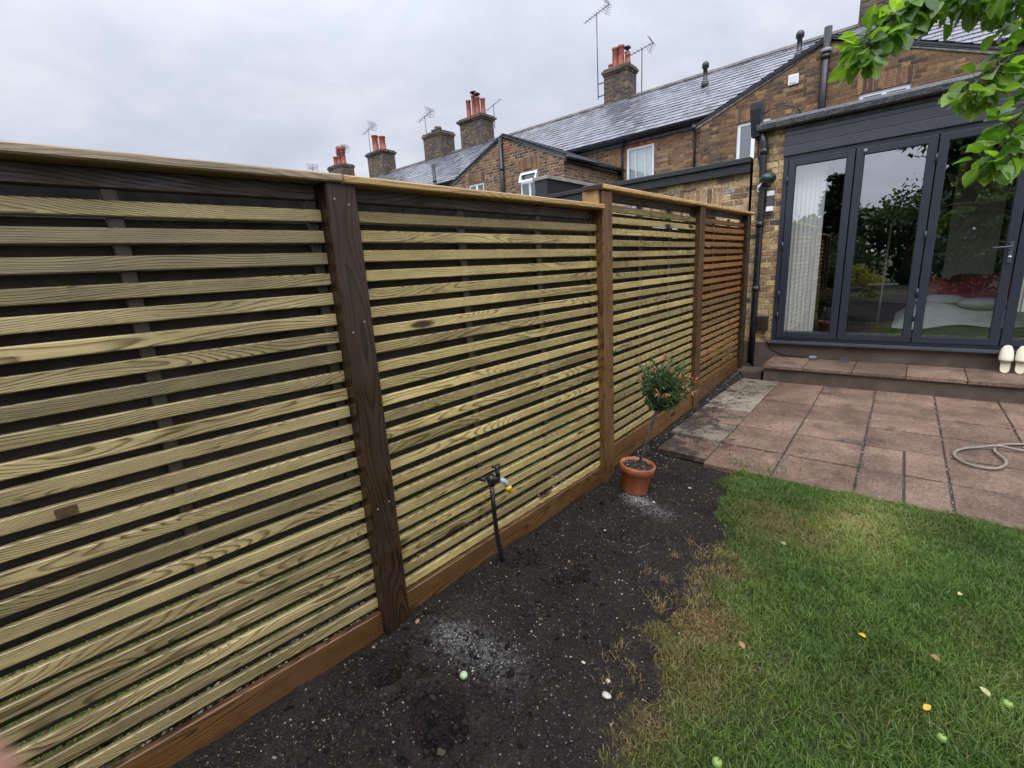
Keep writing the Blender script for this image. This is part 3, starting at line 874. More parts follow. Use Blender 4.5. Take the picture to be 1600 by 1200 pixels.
build_grass()


# ------------------------------------------------------------------ patio and step
def build_patio():
    top = 0.022
    mb = MB(); grey = []
    yaw = -0.020

    def slab(x0, x1, y0, y1, g=0.0):
        gp = 0.005 + random.random() * 0.003
        z = top + random.uniform(-0.004, 0.004)
        n0 = len(mb.v)
        mb.box(x0 + gp, x1 - gp, y0 + gp, y1 - gp, z - 0.045, z, bev=0.006)
        tx, ty = random.uniform(-0.006, 0.006), random.uniform(-0.006, 0.006)
        cx, cy = (x0 + x1) / 2, (y0 + y1) / 2
        for i in range(n0, len(mb.v)):
            px, py, pz = mb.v[i]
            pz += (px - cx) * tx + (py - cy) * ty
            mb.v[i] = (px + yaw * (py - 4.0), py - yaw * (px) * 0.3, pz)
            grey.append(g)
    rows = [3.36, 3.845, 4.345, 4.835, 5.325, 5.80, 6.21]
    cols = [-1.105, -0.65, -0.185, 0.285, 0.74, 1.2, 1.66, 2.12, 2.58, 3.04, 3.5]
    for j in range(6):
        for i in range(len(cols) - 1):
            if i == 2 and j in (0, 1):
                slab(cols[i], 0.06, rows[j], rows[j + 1]); slab(0.06, cols[i + 1], rows[j], rows[j + 1])
            else:
                slab(cols[i], cols[i + 1], rows[j], rows[j + 1])
    slab(-1.50, -1.105, 3.45, 3.86)
    slab(-1.56, -1.105, 3.86, 4.34, 1.0)
    slab(-1.56, -1.105, 4.34, 4.80, 0.15)
    slab(-1.56, -1.105, 4.80, 5.56, 1.0)
    slab(-1.56, -1.105, 5.56, 6.21, 0.85)
    o = mb.build('patio', MT['paving'])
    at = o.data.attributes.new('grey', 'FLOAT', 'POINT'); at.data.foreach_set('value', np.array(grey, dtype=np.float32))
    tag(o, kind='structure')
    j = MB().box(-1.1, 3.5, 3.42, 6.2, -0.02, 0.010)
    j.box(-1.50, -1.10, 3.50, 6.2, -0.02, 0.009)
    tag(j.build('patio_joint', MT['joint']), kind='structure')
    # mortar crumbs left in the joints
    xs, ys = [], []
    for c in cols[:5]:
        n = 60; y = rng.uniform(3.4, 6.2, n); xs.append(c + yaw * (y - 4) + rng.normal(0, 0.003, n)); ys.append(y)
    for r_ in rows[1:5]:
        n = 60; x = rng.uniform(-1.1, 1.0, n); xs.append(x); ys.append(r_ - yaw * x * 0.3 + rng.normal(0, 0.003, n))
    x = np.concatenate(xs); y = np.concatenate(ys)
    tag(stones('joint_crumbs', np.stack([x, y, np.full(len(x), 0.014)], -1), (0.003, 0.009), MT['gravel']), kind='stuff')
    # soil scattered over the first slabs
    y = rng.uniform(3.42, 6.1, 900); x = -1.56 + np.abs(rng.normal(0, 0.30, 900)) * (1.0 - (y - 3.4) * 0.12)
    tag(stones('scattered_soil', np.stack([x, y, np.full(900, 0.026)], -1), (0.002, 0.008), tinted('crumbs', [(0.0, (0.012, 0.01, 0.009)), (1.0, (0.05, 0.042, 0.036))], 0.9)), kind='stuff')


build_patio()


def build_step():
    m = MB().box(-1.335, 3.5, 6.215, 6.80, -0.05, 0.178)
    o = tag(m.build('door_step', MT['render']), kind='structure')
    tr = MB(); grey = []
    xs = [-1.356, -0.93, -0.46, 0.0, 0.465, 0.93, 1.39, 1.85, 2.31, 2.77, 3.23]
    for a, b in zip(xs[:-1], xs[1:]):
        n0 = len(tr.v)
        tr.box(a + 0.003, b - 0.003, 6.18 + random.uniform(-.004, .004), 6.795, 0.178, 0.218 + random.uniform(-.002, .002), bev=0.006)
        grey.extend([0.10] * (len(tr.v) - n0))
    t = tr.build('step_paving', MT['paving'], o)
    at = t.data.attributes.new('grey', 'FLOAT', 'POINT'); at.data.foreach_set('value', np.array(grey, dtype=np.float32))
    b = MB().box(-1.66, -1.37, 6.26, 6.52, -0.03, 0.115, bev=0.012)
    ob = b.build('edging_block', MT['render'])
    tag(ob, 'low brown edging block between the fence end and the door step', 'block')


build_step()


# ------------------------------------------------------------------ fences
def rise(y): return 0.0


def slat_panel(parent, y0, y1, ztop, nsl, pitch, mats, grey=False, label=None, batt=None):
    pan = None
    groups = {}
    for k in range(nsl):
        z = ztop - k * pitch - 0.0219
        groups.setdefault(mats(k), []).append(z)
    first = True
    pm = MB(); rear = MB()
    for mk, zs in groups.items():
        m = pm if first else MB()
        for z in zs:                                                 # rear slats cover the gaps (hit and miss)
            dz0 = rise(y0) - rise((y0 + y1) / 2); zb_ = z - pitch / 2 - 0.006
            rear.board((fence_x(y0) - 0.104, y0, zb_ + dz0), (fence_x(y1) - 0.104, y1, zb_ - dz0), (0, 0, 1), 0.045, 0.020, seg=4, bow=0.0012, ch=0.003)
        for z in zs:
            dz0 = rise(y0) - rise((y0 + y1) / 2); dz1 = -dz0
            p0 = (fence_x(y0) - 0.058, y0, z + dz0 + random.uniform(-.0028, .0028))
            p1 = (fence_x(y1) - 0.058, y1, z + dz1 + random.uniform(-.0028, .0028))
            m.board(p0, p1, (0, 0, 1), 0.0438 + random.uniform(-.0014, .0014), 0.021, seg=12, bow=random.uniform(0.001, 0.0035), ch=0.003)
        if first:
            pan = m.build('slat_panel', MT[mk], parent); first = False
        else:
            tag(m.build('stained_slats', MT[mk], pan), 'slats stained orange brown at the top of the panel')
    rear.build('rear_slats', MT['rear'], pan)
    zb = ztop - (nsl - 1) * pitch - 0.06
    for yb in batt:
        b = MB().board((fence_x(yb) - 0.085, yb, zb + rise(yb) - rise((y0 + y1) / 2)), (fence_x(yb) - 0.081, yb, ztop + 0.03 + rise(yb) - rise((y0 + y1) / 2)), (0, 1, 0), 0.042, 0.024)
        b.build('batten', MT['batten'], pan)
    if label: tag(pan, label)
    return pan


def post(parent, y, w, z0, z1, mk, label=None):
    x = fence_x(y)
    m = MB().board((x - 0.05, y, z0), (x - 0.05, y, z1), (0, 1, 0), w, 0.10, ch=0.005, seg=6, bow=0.0008)
    p = m.build('post', MT[mk], parent)
    for zz in (z1 - 0.05, (z0 + z1) / 2 + 0.45, (z0 + z1) / 2 - 0.3):
        for dy in (-w * 0.28, w * 0.25):
            s = MB().lathe((x + 0.0005, y + dy + random.uniform(-.008, .008), zz + random.uniform(-.03, .03)), [(0.0042, -0.002), (0.0042, 0.001), (0.003, 0.0018)], 8, axis=(1, 0, 0))
            s.build('screw', MT['mid_grey'], p)
    if label: tag(p, label)
    return p


def gravel_board(parent, y0, y1, z0, z1, label=None):
    m = MB().board((fence_x(y0) - 0.045, y0, (z0 + z1) / 2 + rise(y0) - rise((y0 + y1) / 2)), (fence_x(y1) - 0.045, y1, (z0 + z1) / 2 + rise(y1) - rise((y0 + y1) / 2)), (0, 0, 1), z1 - z0, 0.030, seg=6, bow=0.002)
    o = m.build('gravel_board', MT['gravel_board'], parent)
    if label: tag(o, label)


def cap(parent, y0, y1, z0, z1, mk, label):
    """z: top of the rail at its two ends"""
    m = MB().board((fence_x(y0) - 0.045, y0, z0 - 0.014), (fence_x(y1) - 0.045, y1, z1 - 0.014), (1, 0, 0), 0.135, 0.028, seg=8, bow=0.0012, ch=0.005)
    return tag(m.build('capping_rail', MT[mk], parent), label)


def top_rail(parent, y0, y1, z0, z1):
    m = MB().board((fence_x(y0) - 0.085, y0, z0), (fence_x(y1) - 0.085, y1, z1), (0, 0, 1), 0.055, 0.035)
    m.build('top_rail', MT['post'], parent)  # dark post colour stands in for the shade under the cap


F1 = thing('slatted_fence', (-1.68, 1.0, 0.0), 'near lower stretch of slatted timber fence with dark posts and a long capping rail', 'fence')
post(F1, -0.88, 0.12, -0.1, 1.845, 'post')
post(F1, 0.98, 0.122, -0.1, 1.848, 'post', 'dark brown knotty post between the two lower panels')
p1 = slat_panel(F1, -0.82, 0.918, 1.762, 23, 0.0748, lambda k: 'slat_near', batt=(-0.80, -0.26, 0.335, 0.898), label='greyer panel nearest the camera with a small metal tag')
p2 = slat_panel(F1, 1.042, 2.768, 1.765, 23, 0.0745, lambda k: 'slat', batt=(1.06, 1.62, 2.20, 2.75), label='pale panel behind the garden tap')
gravel_board(F1, -0.82, 0.918, -0.13, 0.052)
gravel_board(F1, 1.042, 2.768, -0.12, 0.078)
cap(F1, -0.97, 0.984, 1.874, 1.876, 'cap_old', 'weathered grey brown capping rail')
cap(F1, 0.988, 2.76, 1.876, 1.880, 'cap_new', 'golden capping rail')
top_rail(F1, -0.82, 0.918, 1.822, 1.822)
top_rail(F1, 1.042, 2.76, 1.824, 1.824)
pl = MB()
pl.box(fence_x(0.06) - 0.048, fence_x(0.06) - 0.042, 0.040, 0.088, 0.898, 0.930, bev=0.0015)
for zz in (0.905, 0.912, 0.919):
    for k in range(9):
        if random.random() < 0.8: pl.box(fence_x(0.06) - 0.0425, fence_x(0.06) - 0.0410, 0.045 + k * 0.0042, 0.048 + k * 0.0042, zz, zz + 0.0035)
tag(pl.build('maker_tag', MT['plaque'], p1), 'small embossed metal tag')

F2 = thing('slatted_fence', (-1.65, 4.7, 0.0), 'far taller stretch of slatted timber fence ending at the brick house wall', 'fence')
post(F2, 2.832, 0.123, -0.1, 1.963, 'post_mid')
post(F2, 4.684, 0.126, -0.05, 1.985, 'post_mid')
post(F2, 6.40, 0.13, 0.0, 2.000, 'post')
slat_panel(F2, 2.895, 4.620, 1.898, 23, 0.0745, lambda k: 'slat', batt=(2.915, 3.47, 4.05, 4.60), label='pale panel behind the potted shrub')
slat_panel(F2, 4.748, 6.334, 1.902, 23, 0.0745, lambda k: 'slat_orange' if k < 11 else 'slat_amber', batt=(4.77, 5.26, 5.79, 6.315), label='panel half stained orange brown beside the house')
gravel_board(F2, 2.895, 4.620, -0.05, 0.195, 'orange brown board under the far panel')
gravel_board(F2, 4.748, 6.334, 0.03, 0.218)
cap(F2, 2.735, 6.53, 2.000, 2.036, 'cap_new', 'golden capping rail of the taller fence')
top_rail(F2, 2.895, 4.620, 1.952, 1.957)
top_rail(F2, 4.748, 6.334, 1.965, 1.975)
eb = MB().board((fence_x(2.76) - 0.078, 2.757, 1.882), (fence_x(2.76) - 0.078, 2.757, 1.970), (1, 0, 0), 0.118, 0.020)
tag(eb.build('end_board', MT['cap_new'], F2), 'pale board closing the step in height')
ec = MB().board((fence_x(2.73) - 0.114, 2.727, 1.987), (fence_x(2.73) + 0.024, 2.727, 1.987), (0, 0, 1), 0.031, 0.012)
tag(ec.build('end_cap', MT['post'], F2), 'dark end grain strip of the capping rail')


def neighbour_fence():
    t = thing('boarded_fence', (-3.05, 2.5, 0), 'black boarded fence seen only through the gaps of the slatted fence', 'fence')
    bo = MB()
    y = -4.0
    while y < 6.6:
        h = 2.08 + random.uniform(-0.01, 0.01)
        o_ = random.uniform(-.006, .006)
        bo.box(-3.03 + o_, -3.00 + o_, y, y + 0.162, -0.1, h); y += 0.15
    bo.build('boards', MT['black_timber'], t)
    for y in (-3.5, -1.6, 0.3, 2.2, 4.1, 6.0):
        MB().box(-3.15, -3.045, y, y + 0.1, -0.1, 2.0, bev=0.006).build('post', MT['black_timber'], t)


neighbour_fence()


# ------------------------------------------------------------------ the terrace
YG, YM, YR = 11.0, 14.0, 18.0
ZE, ZR = 5.20, 7.62
FY = 6.83


def slates(mb, c00, ex, ey, nx, ny):
    """slates covering a roof slope: c00 lower left corner, ex along the eave, ey up the slope (full vectors)"""
    c00, ex, ey = Vector(c00), Vector(ex), Vector(ey)
    n = ex.cross(ey).normalized()
    if n.z < 0: n = -n
    V = []; Fc = []; rn = []
    du, dv = ex / nx, ey / ny
    lift = n * 0.020
    for j in range(ny):
        st = 0.5 if j % 2 else 0.0
        for i in range(nx + (1 if j % 2 else 0)):
            a = max(0.0, i - st); b = min(nx, i + 1 - st)
            if b - a < 0.05: continue
            jit = n * random.uniform(-0.002, 0.003)
            sl = dv * random.uniform(-0.06, 0.06) if j else Vector((0, 0, 0))
            p0 = c00 + du * (a + 0.012) + dv * j + lift + jit + sl
            p1 = c00 + du * (b - 0.012) + dv * j + lift + jit + sl + n * random.uniform(-.002, .002)
            q1 = c00 + du * (b - 0.012) + dv * (j + 1.15) + n * 0.002
            q0 = c00 + du * (a + 0.012) + dv * (j + 1.15) + n * 0.002
            k = len(V)
            V += [p0, p1, q1, q0, p0 - n * 0.014, p1 - n * 0.014]
            Fc += [(k, k + 1, k + 2, k + 3), (k, k + 4, k + 5, k + 1)]
            rn += [random.random()] * 6
    b = len(mb.v)
    mb.v += [tuple(q) for q in V]; mb.f += [tuple(q + b for q in f) for f in Fc]
    mb.sm += [False] * len(Fc); mb.rnd += rn; mb.uvw += [tuple(q) for q in V]


def main_roof(house, x0, x1, vents=()):
    m = MB()
    slates(m, (x0, YM - 0.25, ZE), (x1 - x0, 0, 0), (0, YR - YM + 0.25, ZR - ZE), round((x1 - x0) / 0.30), 16)
    # the underlying slope, the ridge-side back slope and ends
    m.prism([(x0, YM - 0.25, ZE - 0.02), (x0, YR, ZR - 0.02), (x0, 2 * YR - YM, ZE - 0.1), (x0, YM, ZE - 0.1)], (x1 - x0, 0, 0))
    rf = m.build('roof', MT['slate'], house, fix=False)
    r = MB()
    n = round((x1 - x0) / 0.45)
    for i in range(n):
        a = x0 + (x1 - x0) * i / n; b = x0 + (x1 - x0) * (i + 1) / n - 0.008
        z = ZR + random.uniform(-.006, .006)
        r.prism([(a, YR - 0.15, z - 0.045), (a, YR - 0.07, z + 0.05), (a, YR, z + 0.08), (a, YR + 0.07, z + 0.05), (a, YR + 0.15, z - 0.045)], (b - a, 0, 0))
    r.build('ridge_tiles', MT['ridge'], rf)
    for vx in vents:
        z0 = ZE + (16.5 - YM + 0.25) / (YR - YM + 0.25) * (ZR - ZE)
        v = MB().lathe((vx, 16.5, z0), [(0.13, -0.1), (0.10, 0.16), (0.065, 0.18), (0.065, 0.50), (0.10, 0.52), (0.105, 0.62), (0.07, 0.68), (0.01, 0.69)], 12)
        v.build('roof_vent', MT['black_plastic'], rf)
    return rf


def eave(house, x0, x1, pipes=()):
    m = MB().box(x0, x1, YM - 0.06, YM - 0.005, ZE - 0.20, ZE - 0.03)
    g = []
    for k in range(7):
        a = math.pi * k / 6
        g.append((x0, YM - 0.27 - 0.055 + 0.055 * (1 - math.cos(a)) - 0.0, ZE - 0.03 - 0.06 * math.sin(a)))
    m.prism(g, (x1 - x0, 0, 0))
    o = m.build('gutter', MT['black_plastic'], house)
    for px, zb in pipes:
        MB().tube([(px, YM - 0.27, ZE - 0.08), (px, YM - 0.10, ZE - 0.22), (px, YM - 0.08, ZE - 0.5), (px, YM - 0.08, zb)], 0.036, 8).build('downpipe', MT['black_plastic'], house)
    return o


def wall_with_openings(mb, x0, x1, z0, z1, y, t, holes):
    """wall in the x-z plane at front face y, rectangular holes (x0,x1,z0,z1) left open"""
    xs = sorted({x0, x1, *[h[0] for h in holes], *[h[1] for h in holes]})
    zs = sorted({z0, z1, *[h[2] for h in holes], *[h[3] for h in holes]})
    for i in range(len(xs) - 1):
        for k in range(len(zs) - 1):
            cx, cz = (xs[i] + xs[i + 1]) / 2, (zs[k] + zs[k + 1]) / 2
            if any(h[0] < cx < h[1] and h[2] < cz < h[3] for h in holes): continue
            a, b, c, d2 = xs[i], xs[i + 1], zs[k], zs[k + 1]
            mb.add([(a, y, c), (b, y, c), (b, y, d2), (a, y, d2)], [(0, 1, 2, 3)])
    for h in holes:                                                  # reveals
        a, b, c, d2 = h
        mb.add([(a, y, c), (a, y + t, c), (a, y + t, d2), (a, y, d2)], [(0, 1, 2, 3)])
        mb.add([(b, y, c), (b, y, d2), (b, y + t, d2), (b, y + t, c)], [(0, 1, 2, 3)])
        mb.add([(a, y, d2), (a, y + t, d2), (b, y + t, d2), (b, y, d2)], [(0, 1, 2, 3)])
        mb.add([(a, y, c), (b, y, c), (b, y + t, c), (a, y + t, c)], [(0, 1, 2, 3)])


def window(house, x0, x1, z0, z1, y, style='two', blind=None, label=None):
    """white frame set back in its reveal with panes, a dark room or blind behind"""
    fy = y + 0.035
    f = MB()
    fw = 0.075 if style == 'sash' else 0.06
    f.box(x0, x0 + fw, fy, fy + 0.05, z0, z1); f.box(x1 - fw, x1, fy, fy + 0.05, z0, z1)
    f.box(x0 + fw, x1 - fw, fy, fy + 0.05, z1 - fw, z1); f.box(x0 + fw, x1 - fw, fy, fy + 0.05, z0, z0 + fw)
    if style == 'two':
        cx = (x0 + x1) / 2
        f.box(cx - 0.035, cx + 0.035, fy - 0.002, fy + 0.048, z0 + fw, z1 - fw)
    elif style == 'top':
        zt = z1 - 0.30; cx = (x0 + x1) / 2
        f.box(x0 + fw, x1 - fw, fy - 0.002, fy + 0.048, zt - 0.03, zt + 0.03)
        f.box(cx - 0.035, cx + 0.035, fy - 0.001, fy + 0.047, z0 + fw, zt - 0.03)
    elif style == 'sash':
        zt = z0 + (z1 - z0) * 0.42
        f.box(x0 + fw, x1 - fw, fy - 0.002, fy + 0.048, zt - 0.03, zt + 0.03)
        for k in (1, 2):
            cx = x0 + (x1 - x0) * k / 3
            f.box(cx - 0.012, cx + 0.012, fy + 0.004, fy + 0.045, zt + 0.03, z1 - fw)
    w_ = f.build('window', MT['white_paint'], house)
    if label: tag(w_, label)
    MB().box(x0 + fw, x1 - fw, fy + 0.020, fy + 0.026, z0 + fw, z1 - fw).build('pane', MT['house_glass'], w_)
    if style == 'top':                                               # top light standing open
        zt = z1 - 0.30
        s = MB()
        L = 0.26
        def q(xx, dd, ww): return (xx, fy - 0.012 - dd * 0.36 - ww, z1 - fw + 0.02 - dd * 0.93)
        for a, b, c, e in ((x0 + 0.03, x1 - 0.03, 0.0, 0.05), (x0 + 0.03, x1 - 0.03, L - 0.05, L), (x0 + 0.03, x0 + 0.08, 0.05, L - 0.05), (x1 - 0.08, x1 - 0.03, 0.05, L - 0.05)):
            s.prism([q(a, c, 0), q(b, c, 0), q(b, e, 0), q(a, e, 0)], (0, -0.03, -0.01))
        s.build('open_top_light', MT['white_paint'], w_)
    if blind == 'net':
        MB().box(x0 + fw, x1 - fw, fy + 0.09, fy + 0.10, z0 + (z1 - z0) * 0.42, z1 - fw).build('blind', MT['net'], w_)
        sh = MB()
        zz = z0 + 0.08
        while zz < z0 + (z1 - z0) * 0.40:
            sh.prism([(x0 + fw, fy + 0.08, zz), (x0 + fw, fy + 0.12, zz + 0.045), (x0 + fw, fy + 0.125, zz + 0.04), (x0 + fw, fy + 0.085, zz - 0.005)], (x1 - x0 - 2 * fw, 0, 0)); zz += 0.062
        cx = x0 + (x1 - x0) * 0.62
        sh.box(cx - 0.04, cx + 0.04, fy + 0.075, fy + 0.10, z0 + fw, z0 + (z1 - z0) * 0.40)
        sh.build('shutter', MT['white_paint'], w_)
    MB().box(x0 - 0.04, x1 + 0.04, y - 0.03, y + 0.06, z0 - 0.07, z0 - 0.002).build('window_sill', MT['concrete_cap'], w_)
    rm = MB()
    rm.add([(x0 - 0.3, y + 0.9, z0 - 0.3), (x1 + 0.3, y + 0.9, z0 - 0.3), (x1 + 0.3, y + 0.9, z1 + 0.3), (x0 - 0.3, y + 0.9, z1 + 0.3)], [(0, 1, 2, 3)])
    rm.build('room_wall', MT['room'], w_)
    return w_


def arch(house, x0, x1, z, y, mk='soldier', h=0.22, rise_=0.05):
    m = MB()
    n = 8
    lo, hi = [], []
    for k in range(n + 1):
        s = k / n
        zz = z + rise_ * math.sin(math.pi * s)
        lo.append((x0 + (x1 - x0) * s, y - 0.003, zz - 0.002)); hi.append((x0 - 0.05 + (x1 - x0 + 0.1) * s, y - 0.003, zz + h))
    m.prism(lo + hi[::-1], (0, 0.004, 0))
    return m.build('brick_arch', MT[mk], house)


def gable(house, half, xa, sgn, zap, ze, mk, holes, openings_only=False):
    """one half of a paired outrigger: front wall from the party line xa outwards by half, roof slope and side wall"""
    xo = xa + sgn * half
    m = MB()
    a, b = min(xa, xo), max(xa, xo)
    zt = ze
    wall_with_openings(m, a, b, 0.0, zt, YG, 0.16, holes)
    m.add([(xa, YG, zt), (xo, YG, zt), (xa, YG, zap)], [(0, 1, 2)])
    m.add([(xo, YG, 0), (xo, YM, 0), (xo, YM, zt), (xo, YG, zt)], [(0, 1, 2, 3)])
    wl = m.build('outrigger_wall', MT[mk], house, fix=False)
    r = MB()
    ln = YM + 0.6 - YG
    low = Vector((xo + sgn * 0.12, YG - 0.03, ze - 0.12 * (zap - ze) / half))
    if sgn > 0: slates(r, low + Vector((0, ln, 0)), (0, -ln, 0), (xa - low.x, 0, zap + 0.05 - low.z), 12, 11)
    else: slates(r, low, (0, ln, 0), (xa - low.x, 0, zap + 0.05 - low.z), 12, 11)
    r.prism([(low.x, YG - 0.02, low.z - 0.015), (xa, YG - 0.02, zap + 0.03), (xa, YG - 0.02, zap - 0.05), (low.x, YG - 0.02, low.z - 0.075)], (0, ln, 0))
    rf = r.build('outrigger_roof', MT['slate'], house, fix=False)
    v = MB().prism([(low.x, YG - 0.045, low.z - 0.02), (xa, YG - 0.045, zap + 0.045), (xa, YG - 0.045, zap + 0.008), (low.x, YG - 0.045, low.z - 0.057)], (0, 0.022, 0))
    v.build('verge', MT['black_paint'], rf)
    vm_ = MB().prism([(low.x, YG - 0.02, low.z - 0.076), (xa, YG - 0.02, zap - 0.012), (xa, YG - 0.02, zap - 0.05), (low.x, YG - 0.02, low.z - 0.115)], (0, 0.018, 0))
    vm_.build('verge_pointing', MT['mortar'], rf)
    gx = xo + sgn * 0.09
    g = MB().tube([(gx + sgn * 0.05, YG - 0.05, ze - 0.10), (gx + sgn * 0.05, YM, ze - 0.10)], 0.055, 8)
    g.box(min(xo, gx), max(xo, gx), YG, YM, ze - 0.20, ze - 0.06)
    g.build('outrigger_gutter', MT['black_plastic'], house)
    return wl


def stack(house, cx, w, dpt, z0, zt, pots, oversail=0.07, mk='stack_brick'):
    m = MB().box(cx - w / 2, cx + w / 2, YR - dpt / 2, YR + dpt / 2, z0, zt - 0.22)
    m.box(cx - w / 2 - oversail * 0.5, cx + w / 2 + oversail * 0.5, YR - dpt / 2 - oversail * 0.5, YR + dpt / 2 + oversail * 0.5, zt - 0.22, zt - 0.15)
    m.box(cx - w / 2 - oversail, cx + w / 2 + oversail, YR - dpt / 2 - oversail, YR + dpt / 2 + oversail, zt - 0.15, zt - 0.07)
    m.box(cx - w / 2 - oversail * 0.3, cx + w / 2 + oversail * 0.3, YR - dpt / 2 - oversail * 0.3, YR + dpt / 2 + oversail * 0.3, zt - 0.07, zt)
    st = m.build('chimney', MT[mk], house)
    fl = MB().prism([(cx - w * 0.45, YR - dpt * 0.42, zt), (cx + w * 0.45, YR - dpt * 0.42, zt), (cx + w * 0.35, YR - dpt * 0.3, zt + 0.07), (cx - w * 0.35, YR - dpt * 0.3, zt + 0.07)], (0, dpt * 0.72, 0))
    fl.build('flaunching', MT['mortar'], st)
    # lead soakers round the foot
    zf = z0 + 0.35
    sk = MB().box(cx - w / 2 - 0.02, cx + w / 2 + 0.02, YR - dpt / 2 - 0.03, YR - dpt / 2 + 0.02, ZR - 0.62 * dpt / 2 - 0.1, ZR - 0.62 * dpt / 2 + 0.10)
    sk.build('lead_flashing', MT['lead'], st)
    for (dx_, dy_, h, r_, cowl) in pots:
        p = MB().lathe((cx + dx_, YR + dy_, zt + 0.03), [(r_ * 1.12, 0), (r_ * 1.1, 0.06), (r_ * 0.95, 0.08), (r_ * 0.85, h - 0.08), (r_ * 1.02, h - 0.06), (r_ * 1.02, h), (r_ * 0.8, h), (r_ * 0.78, h - 0.15)], 14)
        po = p.build('chimney_pot', MT['pot'], st)
        if cowl == 'flat':
            c = MB().lathe((cx + dx_, YR + dy_, zt + 0.03 + h), [(r_ * 0.5, 0.0), (r_ * 0.5, 0.1), (r_ * 1.35, 0.11), (r_ * 1.1, 0.17), (0.01, 0.2)], 14)
            c.build('cowl', MT['black_plastic'], po)
        elif cowl == 'hood':
            c = MB().tube([(cx + dx_, YR + dy_, zt + h), (cx + dx_, YR + dy_, zt + h + 0.1), (cx + dx_ + 0.05, YR + dy_ - 0.02, zt + h + 0.19), (cx + dx_ + 0.15, YR + dy_ - 0.05, zt + h + 0.2)], [r_ * 0.95, r_ * 0.95, r_ * 1.05, r_ * 1.1], 10)
            c.build('cowl', MT['pot'], po)
    return st


def soil_pipe(house, x, y, z0, z1, r=0.055, name='soil_pipe'):
    m = MB().tube([(x, y, z0), (x, y, z1)], r, 10)
    for z in np.arange(z0 + 0.7, z1, 1.1): m.lathe((x, y, z), [(r * 1.2, -0.04), (r * 1.2, 0.04)], 10)
    return m.build(name, MT['black_plastic'], house)


PX = [2.22, -1.68, -5.57, -9.47, -13.37, -17.27, -21.17, -25.07, -28.97, -32.87]

# --- our house
H1 = thing('terraced_house', (0.3, 9.0, 0.0), 'near brick terraced house with grey bifold doors in a flat roofed extension', 'house', 'terraced houses in one row')
main_roof(H1, PX[1], PX[0], (-0.05, 1.75))
eave(H1, PX[1], PX[0])
gable(H1, 2.21, -1.68, 1, 5.20, 4.38, 'gable_brick', [(-1.16, -0.46, 3.0, 4.17)])
window(H1, -1.16, -0.46, 3.0, 4.17, YG, 'two')
arch(H1, -1.18, -0.44, 4.17, YG, 'soldier', 0.24, 0.03)
wm = MB(); wall_with_openings(wm, PX[1], 2.22, 0.0, ZE - 0.03, YM, 0.2, [])
wm.build('rear_wall', MT['gable_brick'], H1, fix=False)
soil_pipe(H1, -1.70, YG - 0.07, 3.1, 5.36, 0.062)
bd = MB().lathe((-1.70, YG - 0.07, 4.99), [(0.085, -0.03), (0.085, 0.03)], 10); bd.build('pipe_bracket', MT['mid_grey'], H1)
ab = MB().box(-1.55, -1.38, YG - 0.012, YG - 0.002, 4.60, 4.78); ab.box(-1.53, -1.40, YG - 0.018, YG - 0.0125, 4.62, 4.76)
ab.build('air_brick', plain('clay air brick', (0.12, 0.06, 0.045), 0.8), H1)
stack(H1, -1.72, 0.62, 1.1, 6.9, 8.9, [(-0.12, -0.3, 0.5, 0.12, None), (0.12, 0.0, 0.5, 0.12, None)], mk='stack_brick')

# extension shell
ex = MB()
ex.box(-1.745, -1.40, FY, FY + 0.33, 0.0, 3.0)
ex.box(-1.745, -1.42, FY + 0.335, YG, 0.0, 2.98)
ext = ex.build('extension_wall', MT['pier'], H1)
MB().box(1.42, 2.2, FY, FY + 0.33, 0.0, 3.0).build('brick_pier', MT['pier'], H1)
MB().box(-1.70, 2.15, FY + 0.04, YG - 0.01, 2.985, 3.04).build('flat_roof', MT['felt'], H1)
MB().box(-1.74, 2.2, FY - 0.015, FY + 0.02, 0.0, 0.395).build('plinth', MT['render'], H1)
ge = MB()
gp = [(-1.70, FY - 0.02, 2.965), (-1.70, FY - 0.115, 2.968), (-1.70, FY - 0.135, 2.985), (-1.70, FY - 0.138, 3.04), (-1.70, FY - 0.12, 3.068), (-1.70, FY - 0.07, 3.085), (-1.70, FY + 0.06, 3.09)]
ge.prism(gp, (4.0, 0, 0))
ge.build('roof_edge', MT['felt'], H1)
MB().box(-1.42, 2.2, FY - 0.05, FY + 0.02, 2.925, 2.962).build('fascia', MT['black_paint'], H1)
cl_ = MB()
for z0, z1, pr in ((2.655, 2.760, 0.048), (2.763, 2.872, 0.040), (2.875, 2.924, 0.040)):
    cl_.box(-1.405, 1.45, FY - pr, FY + 0.03, z0, z1, bev=0.005)
cl_.build('cladding', MT['clad'], H1)
MB().prism([(-1.43, FY - 0.085, 0.398), (-1.43, FY - 0.085, 0.408), (-1.43, FY - 0.02, 0.432), (-1.43, FY + 0.05, 0.436), (-1.43, FY + 0.05, 0.398)], (2.9, 0, 0)).build('door_sill', MT['sill'], H1)


